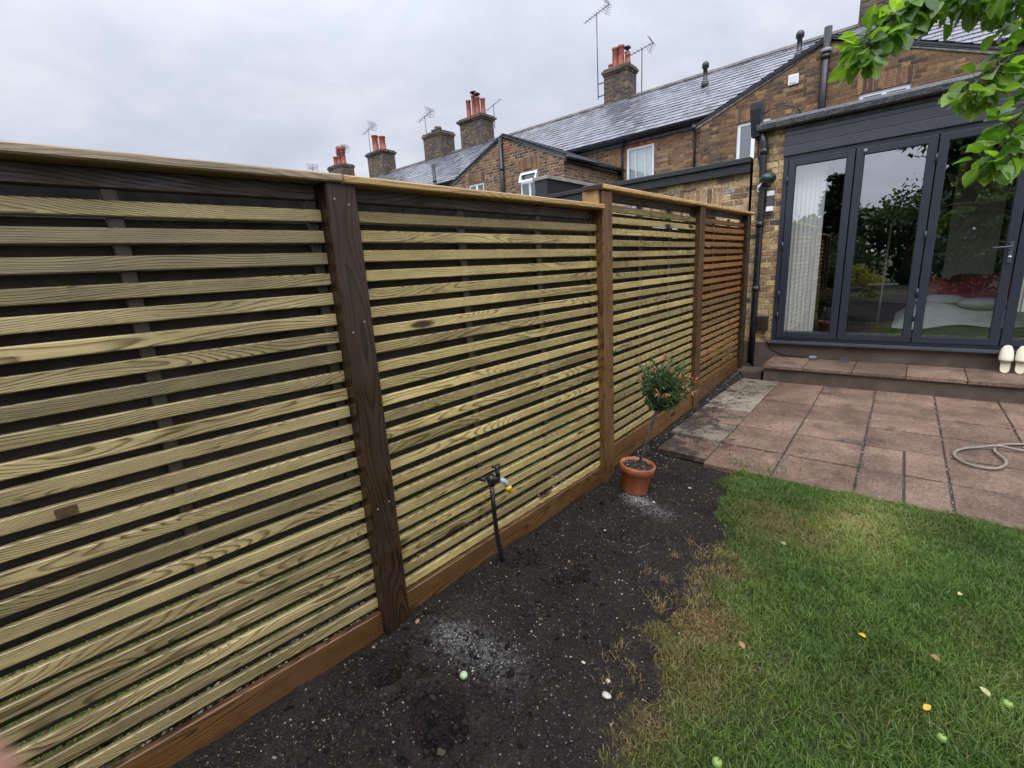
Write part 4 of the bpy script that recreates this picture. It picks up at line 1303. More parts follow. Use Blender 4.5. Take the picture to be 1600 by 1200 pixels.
def bifold():
    f = MB()
    x0, x1, z0, z1 = -1.40, 1.40, 0.437, 2.652
    yf = FY - 0.022
    f.box(x0, x0 + 0.05, yf, yf + 0.09, z0, z1, bev=0.003); f.box(x1 - 0.05, x1, yf, yf + 0.09, z0, z1, bev=0.003)
    f.box(x0 + 0.05, x1 - 0.05, yf, yf + 0.09, z1 - 0.045, z1, bev=0.003); f.box(x0 + 0.05, x1 - 0.05, yf, yf + 0.09, z0, z0 + 0.03, bev=0.003)
    fr = f.build('door_frame', MT['frame'], H1)
    edges = [-1.348, -0.690, -0.002, 0.690, 1.348]
    sw = 0.072
    for i in range(4):
        a, b = edges[i] + 0.006, edges[i + 1] - 0.006
        zb, zt = z0 + 0.033, z1 - 0.048
        l = MB()
        y0, y1 = yf - 0.012, yf + 0.055
        for q in ((a, a + sw, zb, zt), (b - sw, b, zb, zt), (a + sw, b - sw, zt - sw, zt), (a + sw, b - sw, zb, zb + sw)):
            l.box(q[0], q[1], y0, y1, q[2], q[3], bev=0.004)
        lf = l.build('door_leaf', MT['frame'], H1)
        g = MB()
        ga, gb, gz0, gz1 = a + sw, b - sw, zb + sw, zt - sw
        for q in ((ga, ga + 0.006, gz0, gz1), (gb - 0.006, gb, gz0, gz1), (ga + 0.006, gb - 0.006, gz0, gz0 + 0.006), (ga + 0.006, gb - 0.006, gz1 - 0.006, gz1)):
            g.box(q[0], q[1], y0 + 0.012, y0 + 0.03, q[2], q[3])
        g.build('gasket', MT['gasket'], lf)
        # outer pane, very slightly out of true as real panes are
        tw = (0.0, 0.002, -0.0015, 0.001)[i]
        gl = MB().add([(ga + .006, y0 + 0.020 + tw, gz0 + .006), (gb - .006, y0 + 0.020 - tw, gz0 + .006), (gb - .006, y0 + 0.020, gz1 - .006), (ga + .006, y0 + 0.020, gz1 - .006)], [(0, 1, 2, 3)])
        gl.build('glass', MT['glass'], lf, fix=False)
        tr_ = MB().box(ga + 0.012, gb - 0.012, y0 + 0.026, y0 + 0.034, gz0 + 0.008, gz0 + 0.016)
        tr_.build('spacer_bar', MT['steel'], lf)
        if i in (0, 1, 2):
            hx = (a - 0.004, b + 0.004, b + 0.004)[i] if i != 2 else None
            if hx is not None:
                for hz in (0.75, 1.02, 1.62, 2.38):
                    MB().tube([(hx, y0 - 0.006, hz - 0.045), (hx, y0 - 0.006, hz + 0.045)], 0.011, 8).build('hinge', MT['frame'], lf)
        if i == 2:
            hd = MB()
            hx = b - 0.034
            hd.box(hx - 0.016, hx + 0.016, y0 - 0.012, y0 - 0.001, 1.30, 1.50, bev=0.004)
            hd.tube([(hx, y0 - 0.010, 1.455), (hx, y0 - 0.05, 1.455), (hx - 0.02, y0 - 0.056, 1.455), (hx - 0.135, y0 - 0.056, 1.452)], 0.009, 8)
            hd.build('handle', MT['dark_grey'], lf)
            MB().lathe((hx, y0 - 0.012, 1.355), [(0.014, -0.002), (0.014, 0.004), (0.011, 0.006)], 12, axis=(0, -1, 0)).build('lock', MT['steel'], lf)
        if i == 1:
            MB().lathe((a + 0.08, y0 - 0.001, zt - 0.036), [(0.018, 0), (0.018, 0.012), (0.012, 0.016)], 12, axis=(0, -1, 0)).build('sensor', MT['mid_grey'], lf)


bifold()


def interior():
    r = MB()
    x0, x1, y0, y1, z0, z1 = -1.41, 2.1, FY + 0.34, 10.8, 0.44, 2.80
    r.add([(x0, y1, z0), (x1, y1, z0), (x1, y1, z1), (x0, y1, z1)], [(0, 1, 2, 3)])
    r.add([(x0 + .003, y0, z0), (x0 + .003, y1, z0), (x0 + .003, y1, z1), (x0 + .003, y0, z1)], [(0, 1, 2, 3)])
    r.add([(x1, y0, z0), (x1, y1, z0), (x1, y1, z1), (x1, y0, z1)], [(0, 1, 2, 3)])
    r.add([(x0, y0 - 0.3, z1), (x1, y0 - 0.3, z1), (x1, y1, z1), (x0, y1, z1)], [(0, 1, 2, 3)])
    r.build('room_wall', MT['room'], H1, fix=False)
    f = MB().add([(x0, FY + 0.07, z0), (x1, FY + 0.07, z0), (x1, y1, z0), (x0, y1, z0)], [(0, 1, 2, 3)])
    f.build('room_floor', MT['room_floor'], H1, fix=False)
    # white vertical blind stacked at the first door
    t = thing('vertical_blind', (-1.15, FY + 0.2, 0.46), 'white vertical blind drawn to the edge of the first door', 'blind')
    for k in range(7):
        x = -1.305 + k * 0.047
        m = MB()
        for zz in range(1):
            m.prism([(x, FY + 0.16, 0.47), (x + 0.050, FY + 0.180, 0.47), (x + 0.052, FY + 0.177, 0.47), (x + 0.002, FY + 0.157, 0.47)], (0.0, 0, 2.12))
        m.build('blind_slat', MT['blind'], t)
    MB().box(-1.33, 1.35, FY + 0.14, FY + 0.19, 2.595, 2.64).build('headrail', MT['blind'], t)
    # beige blind at the far side of the room
    t = thing('vertical_blind', (0.5, 9.05, 0.75), 'beige vertical blind hanging behind the bed, seen through the third door', 'blind')
    for k in range(9):
        x = 0.235 + k * 0.056
        MB().prism([(x, 9.05, 0.75), (x + 0.060, 9.072, 0.75), (x + 0.060, 9.068, 0.75), (x, 9.046, 0.75)], (0, 0, 1.85)).build('blind_slat', MT['blind_beige'], t)
    MB().box(0.22, 0.76, 9.02, 9.10, 2.602, 2.64).build('headrail', MT['blind'], t)
    t = thing('vertical_blind', (1.0, FY + 0.2, 0.46), 'grey white vertical blind behind the rightmost door', 'blind')
    for k in range(9):
        x = 0.76 + k * 0.060
        MB().prism([(x, FY + 0.16, 0.80), (x + 0.060, FY + 0.18, 0.80), (x + 0.061, FY + 0.177, 0.80), (x + 0.001, FY + 0.157, 0.80)], (0, 0, 1.75)).build('blind_slat', MT['blind'], t)
    # bed
    t = thing('bed', (0.7, 8.0, 0.45), 'low bed with pale grey bedding seen through the glass door', 'bed')
    MB().box(-0.15, 1.45, 7.25, 8.95, 0.45, 0.60, bev=0.02).build('bed_base', MT['dark_grey'], t)
    n = 24
    V = []; Fq = []
    for j in range(n + 1):
        for i in range(n + 1):
            x = -0.2 + 1.7 * i / n; y = 7.2 + 1.8 * j / n
            e = min(i, n - i, j, n - j) / 3.0
            z = 0.60 + 0.20 * min(1, e) + 0.02 * math.sin(x * 9 + y * 5) + 0.025 * math.sin(y * 11 - x * 3)
            V.append((x, y, z))
    for j in range(n):
        for i in range(n):
            a = j * (n + 1) + i; Fq.append((a, a + 1, a + n + 2, a + n + 1))
    MB().add(V, Fq, smooth=True).build('duvet', MT['sheet'], t, fix=False)
    MB().blob((0.22, 7.75, 0.86), 0.26, 0.17, 0.07, 3, 3, 0.12).build('pillow', MT['sheet'], t)
    MB().blob((0.62, 7.6, 0.83), 0.28, 0.2, 0.07, 5, 3, 0.12).build('pillow', MT['sheet'], t)
    b = MB(); V = []; Fq = []
    for j in range(15):
        for i in range(25):
            x = 0.02 + 0.95 * i / 24; y = 7.75 + 0.9 * j / 14
            e = min(1, min(i, 24 - i, j, 14 - j) / 2.0)
            sag = 0.10 * math.exp(-((x - 0.30) / 0.12) ** 2) * (1 - j / 14)
            z = 0.82 + 0.30 * e - sag + 0.02 * math.sin(x * 17 + y * 6)
            V.append((x, y - (0.12 * math.exp(-((x - 0.30) / 0.14) ** 2) if j < 4 else 0), z))
    for j in range(14):
        for i in range(24):
            a = j * 25 + i; Fq.append((a, a + 1, a + 26, a + 25))
    o = b.add(V, Fq, smooth=True).build('blanket', MT['red_cloth'], None, fix=False)
    tag(o, 'crumpled dark red blanket lying on the bed', 'blanket')
    # a slim pole stand and a framed picture dimly visible
    t = thing('pole_stand', (-0.40, 8.6, 0.45), 'slim pale stand with one crossbar in the dark room behind the second door', 'stand')
    MB().tube([(-0.40, 8.6, 0.47), (-0.38, 8.6, 1.85)], 0.014, 8).build('pole', MT['old_white'], t)
    MB().lathe((-0.40, 8.6, 0.45), [(0.14, 0), (0.14, 0.02), (0.02, 0.03)], 16).build('base', MT['dark_grey'], t)
    MB().board((-0.56, 8.59, 1.02), (-0.22, 8.59, 1.02), (0, 0, 1), 0.03, 0.02).build('crossbar', MT['old_white'], t)
    t = thing('picture', (0.05, 10.75, 1.5), 'white framed picture on the dark back wall of the room', 'picture')
    m = MB(); a, b2, c, e = -0.1, 0.32, 1.35, 1.95
    for q in ((a, a + .035, c, e), (b2 - .035, b2, c, e), (a + .035, b2 - .035, c, c + .035), (a + .035, b2 - .035, e - .035, e)): m.box(q[0], q[1], 10.74, 10.78, q[2], q[3])
    m.build('frame', MT['old_white'], t)
    MB().box(a + .035, b2 - .035, 10.77, 10.785, c + .035, e - .035).build('print', MT['dark_grey'], t)


interior()


def wall_fittings():
    # rainwater hopper and downpipe on the pier, part of the house
    m = MB()
    y = FY - 0.01
    def ring(z, hw, dp): return [(-1.715 - hw, y, z), (-1.715 + hw, y, z), (-1.715 + hw, y - dp, z), (-1.715 - hw, y - dp, z)]
    lv = [ring(2.93, 0.045, 0.10), ring(3.10, 0.055, 0.13), ring(3.22, 0.062, 0.15), ring(3.30, 0.062, 0.15), ring(3.31, 0.05, 0.14)]
    V = [q for l in lv for q in l]; Fq = []
    for i in range(4):
        for k in range(4): Fq.append((i * 4 + k, i * 4 + (k + 1) % 4, i * 4 + 4 + (k + 1) % 4, i * 4 + 4 + k))
    Fq += [(0, 1, 2, 3), (16, 17, 18, 19)]
    m.add(V, Fq)
    m.build('hopper', MT['black_paint'], H1)
    dp = MB().tube([(-1.66, FY - 0.06, 3.0), (-1.625, FY - 0.06, 2.85), (-1.61, FY - 0.06, 2.3), (-1.615, FY - 0.06, 1.0), (-1.625, FY - 0.06, 0.06)], 0.040, 10)
    for z in (2.75, 1.9, 1.1): dp.lathe((-1.613, FY - 0.06, z), [(0.048, -0.035), (0.048, 0.035)], 10)
    dp.build('downpipe', MT['black_plastic'], H1)
    c = MB().tube([(-1.70, FY - 0.02, 3.0), (-1.70, FY - 0.02, 2.8), (-1.67, FY - 0.02, 2.62), (-1.625, FY - 0.025, 2.45)], 0.008, 6)
    c.tube([(-1.66, FY - 0.05, 3.17), (-1.56, FY - 0.06, 3.21), (-1.42, FY - 0.06, 3.215), (-1.30, FY - 0.02, 3.17), (-1.26, FY + 0.02, 3.09)], 0.007, 6)
    c.tube([(-1.50, FY - 0.03, 0.54), (-1.46, FY - 0.03, 0.42), (-1.37, FY - 0.03, 0.30), (-1.22, FY - 0.03, 0.245), (-1.0, FY - 0.03, 0.232)], 0.005, 6)
    c.build('cable', MT['black_plastic'], H1)
    # fittings fixed to the wall
    t = thing('wall_light', (-1.515, FY, 2.16), 'slim wall light on the brick pier, dark middle and white ends', 'light')
    MB().box(-1.550, -1.478, FY - 0.075, FY - 0.002, 2.105, 2.225, bev=0.004).build('body', MT['dark_grey'], t)
    MB().box(-1.552, -1.476, FY - 0.077, FY - 0.002, 2.227, 2.285, bev=0.006).build('diffuser', MT['white_paint'], t)
    MB().box(-1.552, -1.476, FY - 0.077, FY - 0.002, 2.045, 2.103, bev=0.006).build('diffuser', MT['white_paint'], t)
    t = thing('meter_box', (-1.52, FY, 0.65), 'dark brown service box low on the brick pier', 'box')
    MB().box(-1.585, -1.445, FY - 0.07, FY - 0.002, 0.56, 0.745, bev=0.008).build('box', MT['post_dark'], t)
    MB().box(-1.575, -1.455, FY - 0.078, FY - 0.071, 0.57, 0.735, bev=0.003).build('lid', MT['post_dark'], t)
    t = thing('tap_cover', (-1.56, FY - 0.12, 2.43), 'rounded dark green cover tied round the pipe on the brick pier', 'cover')
    MB().blob((-1.545, FY - 0.13, 2.42), 0.095, 0.085, 0.075, 8, 3, 0.16).build('cover', MT['green_cover'], t)
    m = MB().tube([(-1.60, FY - 0.14, 2.38), (-1.635, FY - 0.15, 2.34), (-1.645, FY - 0.15, 2.30), (-1.625, FY - 0.15, 2.275)], [0.012, 0.016, 0.010, 0.006], 6)
    m.build('tie', MT['white_paint'], t)
    t = thing('extractor_vent', (-2.2, YG, 4.69), 'square white vent plate high on the brown brick gable', 'vent')
    MB().box(-2.285, -2.115, YG - 0.035, YG - 0.002, 4.60, 4.77, bev=0.006).build('plate', MT['white_paint'], t)
    MB().box(-2.26, -2.14, YG - 0.045, YG - 0.036, 4.625, 4.745, bev=0.003).build('cover', MT['old_white'], t)


MT['post_dark'] = plain('dark brown plastic', (0.024, 0.018, 0.015), 0.4)
wall_fittings()

# --- next door
H2 = thing('terraced_house', (-3.6, 9.0, 0.0), 'brick terraced house next door, black fascia over a yellow brick extension', 'house', 'terraced houses in one row')
main_roof(H2, PX[2], PX[1], (-3.22, ))
eave(H2, PX[2], PX[1], [(-4.05, 2.7)])
gable(H2, 2.21, -1.68, -1, 5.20, 4.38, 'gable_brick', [(-3.16, -2.55, 3.0, 4.15)])
window(H2, -3.16, -2.55, 3.0, 4.15, YG, 'two')
arch(H2, -3.18, -2.53, 4.15, YG, 'soldier', 0.22, 0.02)
wm = MB(); wall_with_openings(wm, PX[2], PX[1], 0.0, ZE - 0.03, YM, 0.2, [])
wm.build('rear_wall', MT['rear_brick'], H2, fix=False)
wm = MB(); wall_with_openings(wm, -5.60, -1.79, 0.0, 2.57, FY + 0.06, 0.2, [(-3.30, -2.25, 0.9, 2.05)])
wm.add([(-5.60, FY + 0.06, 0), (-5.60, YG, 0), (-5.60, YG, 2.57), (-5.60, FY + 0.06, 2.57)], [(0, 1, 2, 3)])
wm.build('extension_wall', MT['pale_brick'], H2, fix=False)
MB().box(-3.42, -2.13, FY + 0.056, FY + 0.064, 2.10, 2.435).build('soldier_course', MT['pale_soldier'], H2)
window(H2, -3.30, -2.25, 0.9, 2.05, FY + 0.06, 'two')
fb = MB().box(-5.66, -1.775, FY - 0.02, FY + 0.055, 2.555, 2.655)
fb.box(-5.68, -1.77, FY - 0.06, YG - 0.05, 2.66, 2.725, bev=0.008)
fb.build('fascia', MT['black_paint'], H2)
MB().box(-2.50, -2.20, FY - 0.10, FY + 0.05, 2.06, 2.085).build('canopy', MT['black_plastic'], H2)

# --- third house
H3 = thing('terraced_house', (-7.5, 10.0, 0.0), 'brown brick house with a white shuttered sash window and red brick lintel', 'house', 'terraced houses in one row')
main_roof(H3, PX[3], PX[2], (-5.75, ))
eave(H3, PX[3], PX[2], [(-7.24, 3.0), (-5.05 - 0.02, 2.9)])
gable(H3, 2.06, -9.47, 1, 5.27, 4.42, 'brown_brick', [(-8.92, -8.26, 3.0, 4.22)])
window(H3, -8.92, -8.26, 3.0, 4.22, YG, 'top')
arch(H3, -8.96, -8.22, 4.22, YG, 'soldier', 0.26, 0.05)
rb = MB().box(-9.36, -9.20, YG - 0.004, YG + 0.002, 4.83, 4.97); rb.build('red_vent_brick', MT['pot'], H3)
wm = MB(); wall_with_openings(wm, PX[3], PX[2], 0.0, ZE - 0.03, YM, 0.2, [(-7.15, -6.27, 3.3, 4.91)])
wm.build('rear_wall', MT['rear_brick'], H3, fix=False)
window(H3, -7.15, -6.27, 3.3, 4.91, YM, 'sash', 'net', 'white sash window with half shutters')
rl = MB().box(-7.19, -6.24, YM - 0.004, YM + 0.002, 4.912, 5.05); rl.build('lintel', MT['red_soldier'], H3)
soil_pipe(H3, -9.50, YG - 0.07, 2.6, 5.22, 0.06)
pw = MB().box(-6.86, -6.52, 9.0, YG - 0.01, 0.0, 3.46)
pw_o = pw.build('parapet_wall', MT['black_paint'], H3)
MB().box(-6.90, -6.48, 8.96, YG - 0.012, 3.46, 3.535, bev=0.01).build('coping', MT['concrete_cap'], pw_o)
stack(H3, -9.45, 0.98, 0.72, 7.0, 8.70, [(-0.36, -0.05, 0.20, 0.10, None), (-0.13, -0.12, 0.66, 0.125, None), (0.10, -0.10, 0.68, 0.125, None), (0.24, 0.12, 0.5, 0.10, 'flat'), (0.36, -0.08, 0.34, 0.10, None)])

# --- fourth house
H4 = thing('terraced_house', (-11.4, 11.0, 0.0), 'brown brick house whose gable rises left of the black soil pipe', 'house', 'terraced houses in one row')
main_roof(H4, PX[4], PX[3])
eave(H4, PX[4], PX[3])
gable(H4, 2.45, -9.47, -1, 5.27, 4.30, 'brown_brick', [(-10.98, -10.32, 3.0, 4.20)])
window(H4, -10.98, -10.32, 3.0, 4.20, YG, 'two')
arch(H4, -11.02, -10.28, 4.20, YG, 'soldier', 0.26, 0.05)
wm = MB(); wall_with_openings(wm, PX[4], PX[3], 0.0, ZE - 0.03, YM, 0.2, [])
wm.build('rear_wall', MT['brown_brick'], H4, fix=False)

# --- houses further along
FAR = [('fifth terraced house along, a sooty five pot chimney rising from its slates', 5, (-15.35,)),
       ('terraced house with a squat chimney crowned by dark stubs', 6, ()),
       ('terraced house just beyond the squat crowned chimney, its slates half hidden by the fence', 7, ()),
       ('terraced house with two red pots on its chimney', 8, ()),
       ('last terraced house in the row, cluster of red pots over the fence rail', 9, ())]
far = {}
for lab, k, pipes in FAR:
    a, b = PX[k], PX[k - 1]
    h = thing('terraced_house', ((a + b) / 2, 14.0, 0.0), lab, 'house', 'terraced houses in one row')
    main_roof(h, a, b)
    eave(h, a, b)
    wm = MB(); wall_with_openings(wm, a, b, 0.0, ZE - 0.03, YM, 0.2, [])
    wm.build('rear_wall', MT['brown_brick'], h, fix=False)
    for px in pipes: soil_pipe(h, px - 0.2, YM - 0.35, 3.5, 5.95, 0.07)
    far[k] = h
stack(far[5], -17.1, 1.45, 0.85, 6.9, 8.80, [(-0.45, 0.0, 0.85, 0.125, None), (-0.13, 0.05, 1.0, 0.125, 'flat'), (0.2, -0.05, 0.82, 0.125, 'flat'), (0.5, 0.0, 0.7, 0.125, None)], 0.12)
stack(far[6], -19.9, 1.35, 0.95, 6.9, 8.72, [(0.0, 0.0, 0.30, 0.17, None)], 0.06)
for k in range(6): MB().lathe((-19.95 + k * 0.13, YR - 0.35, 8.74), [(0.05, 0), (0.05, 0.11), (0.02, 0.13)], 8).build('vent_stub', MT['black_plastic'], far[6])
stack(far[8], -25.1, 1.5, 0.9, 6.9, 8.85, [(-0.4, 0.0, 0.95, 0.2, None), (0.3, 0.0, 0.75, 0.2, None)], 0.1)
stack(far[9], -29.6, 1.55, 0.95, 7.0, 8.90, [(-0.5, 0.0, 0.6, 0.16, None), (-0.15, 0.05, 0.85, 0.16, 'hood'), (0.15, -0.1, 0.5, 0.16, None), (0.45, 0.0, 0.75, 0.16, 'hood')], 0.06)


# ------------------------------------------------------------------ aerials
def aerial(x, z0, z1, bdir, label, half=0.55, nel=8, tilt=0.0, bent=None, y=YR, r=0.018, el=0.16, refl=True):
    t = thing('tv_aerial', (x, y, z0), label, 'aerial', 'television aerials on the chimneys')
    MB().tube([(x, y, z0), (x + (z1 - z0) * tilt, y, z1)], r, 6).build('mast', MT['galv'], t)
    d_ = Vector(bdir).normalized()
    top = Vector((x + (z1 - z0) * tilt, y, z1 - 0.03))
    a, b = top - d_ * half, top + d_ * half
    e = MB().tube([a, b], r * 0.75, 6)
    s = d_.cross(Vector((0, 0, 1))).normalized()
    for k in range(nel):
        c = a + (b - a) * (k / (nel - 1))
        L = el * (0.7 + 0.5 * k / nel)
        e.tube([c - s * L, c + s * L], r * 0.4, 4)
    if refl:
        for k in (-1, 1):
            for q in (0.04, 0.10, 0.16, 0.22):
                c = b + Vector((0, 0, k * q)) - d_ * (0.02 + q * 0.55)
                e.tube([c - s * el * 1.3, c + s * el * 1.3], r * 0.4, 4)
            e.tube([b, b + Vector((0, 0, k * 0.26)) - d_ * 0.16], r * 0.45, 4)
    e.build('antenna', MT['galv'], t)
    return t


aerial(-10.40, 7.9, 10.86, (0.85, -0.15, 0.10), 'tallest television aerial, on a long mast beside the nearest chimney', 0.60, 10, -0.008, el=0.16)
t2 = aerial(-8.57, 7.55, 9.12, (0.9, 0.1, 0.18), 'tilted television aerial on a short mast right of the nearest chimney', 0.42, 7, 0.0, el=0.2)
mbk = MB().box(-10.42, -9.9, YR - 0.02, YR + 0.02, 7.98, 8.01); mbk.box(-10.42, -9.9, YR - 0.02, YR + 0.02, 8.42, 8.45)
mbk.build('bracket', MT['galv'], bpy.data.objects['tv_aerial'])
aerial(-15.93, 8.1, 9.12, (-0.8, 0.1, -0.16), 'plain television aerial with a bare drooping boom behind the five pot chimney', 0.5, 2, 0.0, refl=False)
aerial(-20.80, 8.4, 9.78, (0.9, -0.1, 0.15), 'television aerial rising left of the squat crowned chimney', 0.62, 6, -0.03, el=0.22)
aerial(-26.1, 8.7, 10.3, (0.9, -0.1, 0.15), 'television aerial rising left of the two pot chimney', 0.65, 6, 0.02, el=0.22)
aerial(-29.15, 8.8, 9.75, (0.9, -0.1, 0.2), 'television aerial among the farthest cluster of red pots', 0.5, 5, 0.0, el=0.22)
aerial(-33.3, 7.5, 9.45, (0.4, -0.1, 0.0), 'faint far television aerial just above the fence rail', 0.3, 3, 0.0, el=0.3)


# ------------------------------------------------------------------ leaves
def leaf_cloud(name, P, D, N, size, mat, parent, wid=0.55, fold=0.25, droop=0.25, rb=None):
    """P base points, D direction, N rough normal: bent oval leaves, one mesh"""
    n = len(P)
    D = D / np.linalg.norm(D, axis=1, keepdims=True)
    Sd = np.cross(D, N); Sd /= np.maximum(np.linalg.norm(Sd, axis=1, keepdims=True), 1e-6)
    U = np.cross(Sd, D)
    st = np.array([0.0, 0.18, 0.42, 0.68, 0.88, 1.0])
    ww = np.array([0.02, 0.36, 0.5, 0.42, 0.2, 0.0]) * wid * 2
    V = np.zeros((n, 18, 3)); UV = np.zeros((n, 18, 3))
    sz = np.asarray(size)[:, None]
    fd = (fold * (0.3 + 1.2 * rng.random(n)))[:, None]; dr = (droop * (rng.random(n) * 1.6 - 0.3))[:, None]
    for k in range(6):
        c = P + D * sz * st[k] - U * sz * dr * st[k] ** 2
        for j, sg in enumerate((-1, 0, 1)):
            jag = 1 + 0.22 * (rng.random((n, 1)) - 0.5)
            V[:, k * 3 + j] = c + Sd * sz * ww[k] * 0.5 * sg * jag + U * sz * ww[k] * 0.5 * abs(sg) * fd
            UV[:, k * 3 + j] = (st[k], sg * ww[k] * 0.5, 0)
    q = []
    for k in range(5):
        for j in range(2):
            a = k * 3 + j; q.append((a, a + 1, a + 4, a + 3))
    q = np.array(q)
    F = (q[None] + (np.arange(n) * 18)[:, None, None]).reshape(-1, 4)
    rb = rng.random(n) if rb is None else rb
    return mesh_obj(name, V.reshape(-1, 3), F, mat, parent, {'rnd': np.repeat(rb, 18)}, UV.reshape(-1, 3), True)


def rdir(n, bias=(0, 0, 0), k=1.0):
    v = rng.normal(size=(n, 3)); v /= np.linalg.norm(v, axis=1, keepdims=True)
    return v * k + np.array(bias)


def quad_cloud(name, P, size, mat, parent, rb, elong=1.0, N=None, D=None):
    n = len(P)
    D = rdir(n) if D is None else D
    N = rdir(n) if N is None else N
    D = D / np.linalg.norm(D, axis=1, keepdims=True)
    Sd = np.cross(D, N); Sd /= np.maximum(np.linalg.norm(Sd, axis=1, keepdims=True), 1e-6)
    sz = np.asarray(size)[:, None]
    V = np.stack([P, P + D * sz * 0.5 + Sd * sz * 0.32 / elong, P + D * sz, P + D * sz * 0.5 - Sd * sz * 0.32 / elong], 1)
    F = np.arange(n * 4).reshape(-1, 4)
    UV = np.zeros((n, 4, 3)); UV[:, 1:4:2, 0] = 0.5; UV[:, 2, 0] = 1; UV[:, 1, 1] = 0.3; UV[:, 3, 1] = -0.3
    return mesh_obj(name, V.reshape(-1, 3), F, mat, parent, {'rnd': np.repeat(rb, 4)}, UV.reshape(-1, 3), None)


# ------------------------------------------------------------------ the apple tree whose boughs hang into the picture
def apple_tree():
    t = thing('apple_tree', (1.55, 2.35, 0.0), 'apple tree, leafy green boughs with red free oval leaves hanging before the doors', 'tree')
    t['label'] = 'apple tree with fresh green oval leaves, boughs hanging in front of the glass doors'
    tr = MB().tube([(1.55, 2.35, -0.1), (1.53, 2.33, 0.5), (1.50, 2.36, 1.1), (1.44, 2.40, 1.6)], [0.11, 0.085, 0.075, 0.065], 12)
    trunk = tr.build('trunk', MT['bark'], t)
    A = Vector((1.44, 2.40, 1.6))
    boughs = [
        [(1.44, 2.40, 1.58), (1.05, 2.33, 1.95), (0.55, 2.22, 2.18), (0.28, 2.12, 2.20), (0.15, 2.03, 2.16)],
        [(0.15, 2.03, 2.16), (0.05, 1.90, 2.15), (-0.02, 1.80, 2.13), (-0.09, 1.70, 2.10), (-0.135, 1.625, 2.04), (-0.165, 1.585, 1.985)],
        [(0.55, 2.22, 2.18), (0.34, 2.08, 2.06), (0.19, 1.95, 1.99), (0.115, 1.885, 1.96), (0.085, 1.85, 1.93), (0.05, 1.81, 1.895)],
        [(0.34, 2.08, 2.06), (0.24, 1.90, 1.93), (0.18, 1.79, 1.85), (0.135, 1.715, 1.77), (0.10, 1.655, 1.69)],
        [(1.44, 2.40, 1.58), (1.62, 2.62, 2.1), (1.75, 2.75, 2.6)],
        [(1.44, 2.40, 1.6), (1.80, 2.1, 2.0), (2.3, 1.8, 2.35)],
        [(1.05, 2.33, 1.95), (1.02, 2.0, 2.3), (1.1, 1.7, 2.6)],
        [(1.62, 2.62, 2.1), (1.4, 2.7, 2.6), (1.2, 2.7, 3.0)],
        [(0.55, 2.22, 2.18), (0.60, 2.3, 2.6), (0.6, 2.25, 2.95)],
    ]
    rad = [(0.042, 0.010), (0.009, 0.0025), (0.013, 0.002), (0.009, 0.002), (0.045, 0.018), (0.045, 0.014), (0.03, 0.01), (0.022, 0.008), (0.02, 0.006)]
    bm_ = MB()
    for b, (r0, r1) in zip(boughs, rad):
        n = len(b); bm_.tube(b, [r0 + (r1 - r0) * i / (n - 1) for i in range(n)], 8)
    # twigs
    P = []; D = []; N = []; sz = []; rb = []
    def along(b, s):
        b = [Vector(q) for q in b]; L = [(b[i + 1] - b[i]).length for i in range(len(b) - 1)]; T = sum(L) * s
        for i, l in enumerate(L):
            if T <= l or i == len(L) - 1: return b[i] + (b[i + 1] - b[i]) * min(1, T / l), (b[i + 1] - b[i]).normalized()
            T -= l
    def rosette(c, tdir, m, s0, spread=1.0, bright=0.5):
        for _ in range(m):
            d_ = Vector(rng.normal(size=3)).normalized() * spread + tdir * 0.5 + Vector((0, 0, -0.55))
            d_.normalize()
            pet = c + d_ * rng.uniform(0.012, 0.03)
            bm_.tube([c, pet], 0.0009, 4, caps=False)
            P.append(pet[:]); D.append(d_[:]); N.append((Vector((0, 0, 1)) + Vector(rng.normal(size=3)) * 0.55)[:])
            sz.append(s0 * rng.uniform(0.65, 1.15)); rb.append(min(1, max(0, bright + rng.normal() * 0.22)))
    plan = [(1, 66, 0.30, 0.42), (2, 52, 0.28, 0.40), (3, 46, 0.22, 0.42)]
    for bi, m, off, br in plan:
        for k in range(m):
            s = (k + rng.random()) / m
            c, td = along(boughs[bi], s)
            o = Vector(rng.normal(size=3)); o -= td * o.dot(td); o.normalize()
            o.z = o.z * 0.8 - 0.25
            ln = rng.uniform(0.015, 0.085) * (1.0 - 0.75 * s)
            e = c + o * ln + td * 0.02
            bm_.tube([c, (c + e) / 2 + Vector((0, 0, 0.004)), e], [0.0022, 0.0017, 0.0012], 5)
            rosette(e, (o * 0.5 + td * 0.4), int(rng.integers(4, 8)), 0.048, 1.0, br + 0.25 * s)
        c, td = along(boughs[bi], 1.0)
        rosette(c, td, 6, 0.045, 0.8, 0.85)
    for bi in (0, 4, 5, 6, 7, 8):
        for k in range(40):
            s = 0.3 + 0.7 * rng.random() if bi != 0 else 0.25 + 0.45 * rng.random()
            c, td = along(boughs[bi], s)
            e = c + Vector(rng.normal(size=3)) * (0.16 if bi else 0.07) + Vector((0, 0, 0.05))
            if bi == 0: e.z = max(e.z, 2.2)
            bm_.tube([c, e], [0.003, 0.0015], 5)
            rosette(e, (e - c).normalized(), 5, 0.06, 1.0, 0.35)
    bm_.build('limb', MT['bark'], t)
    leaf_cloud('crown', np.array(P), np.array(D), np.array(N), np.array(sz), MT['apple_leaf'], t, wid=0.74, fold=0.35, droop=0.35, rb=np.array(rb))


apple_tree()


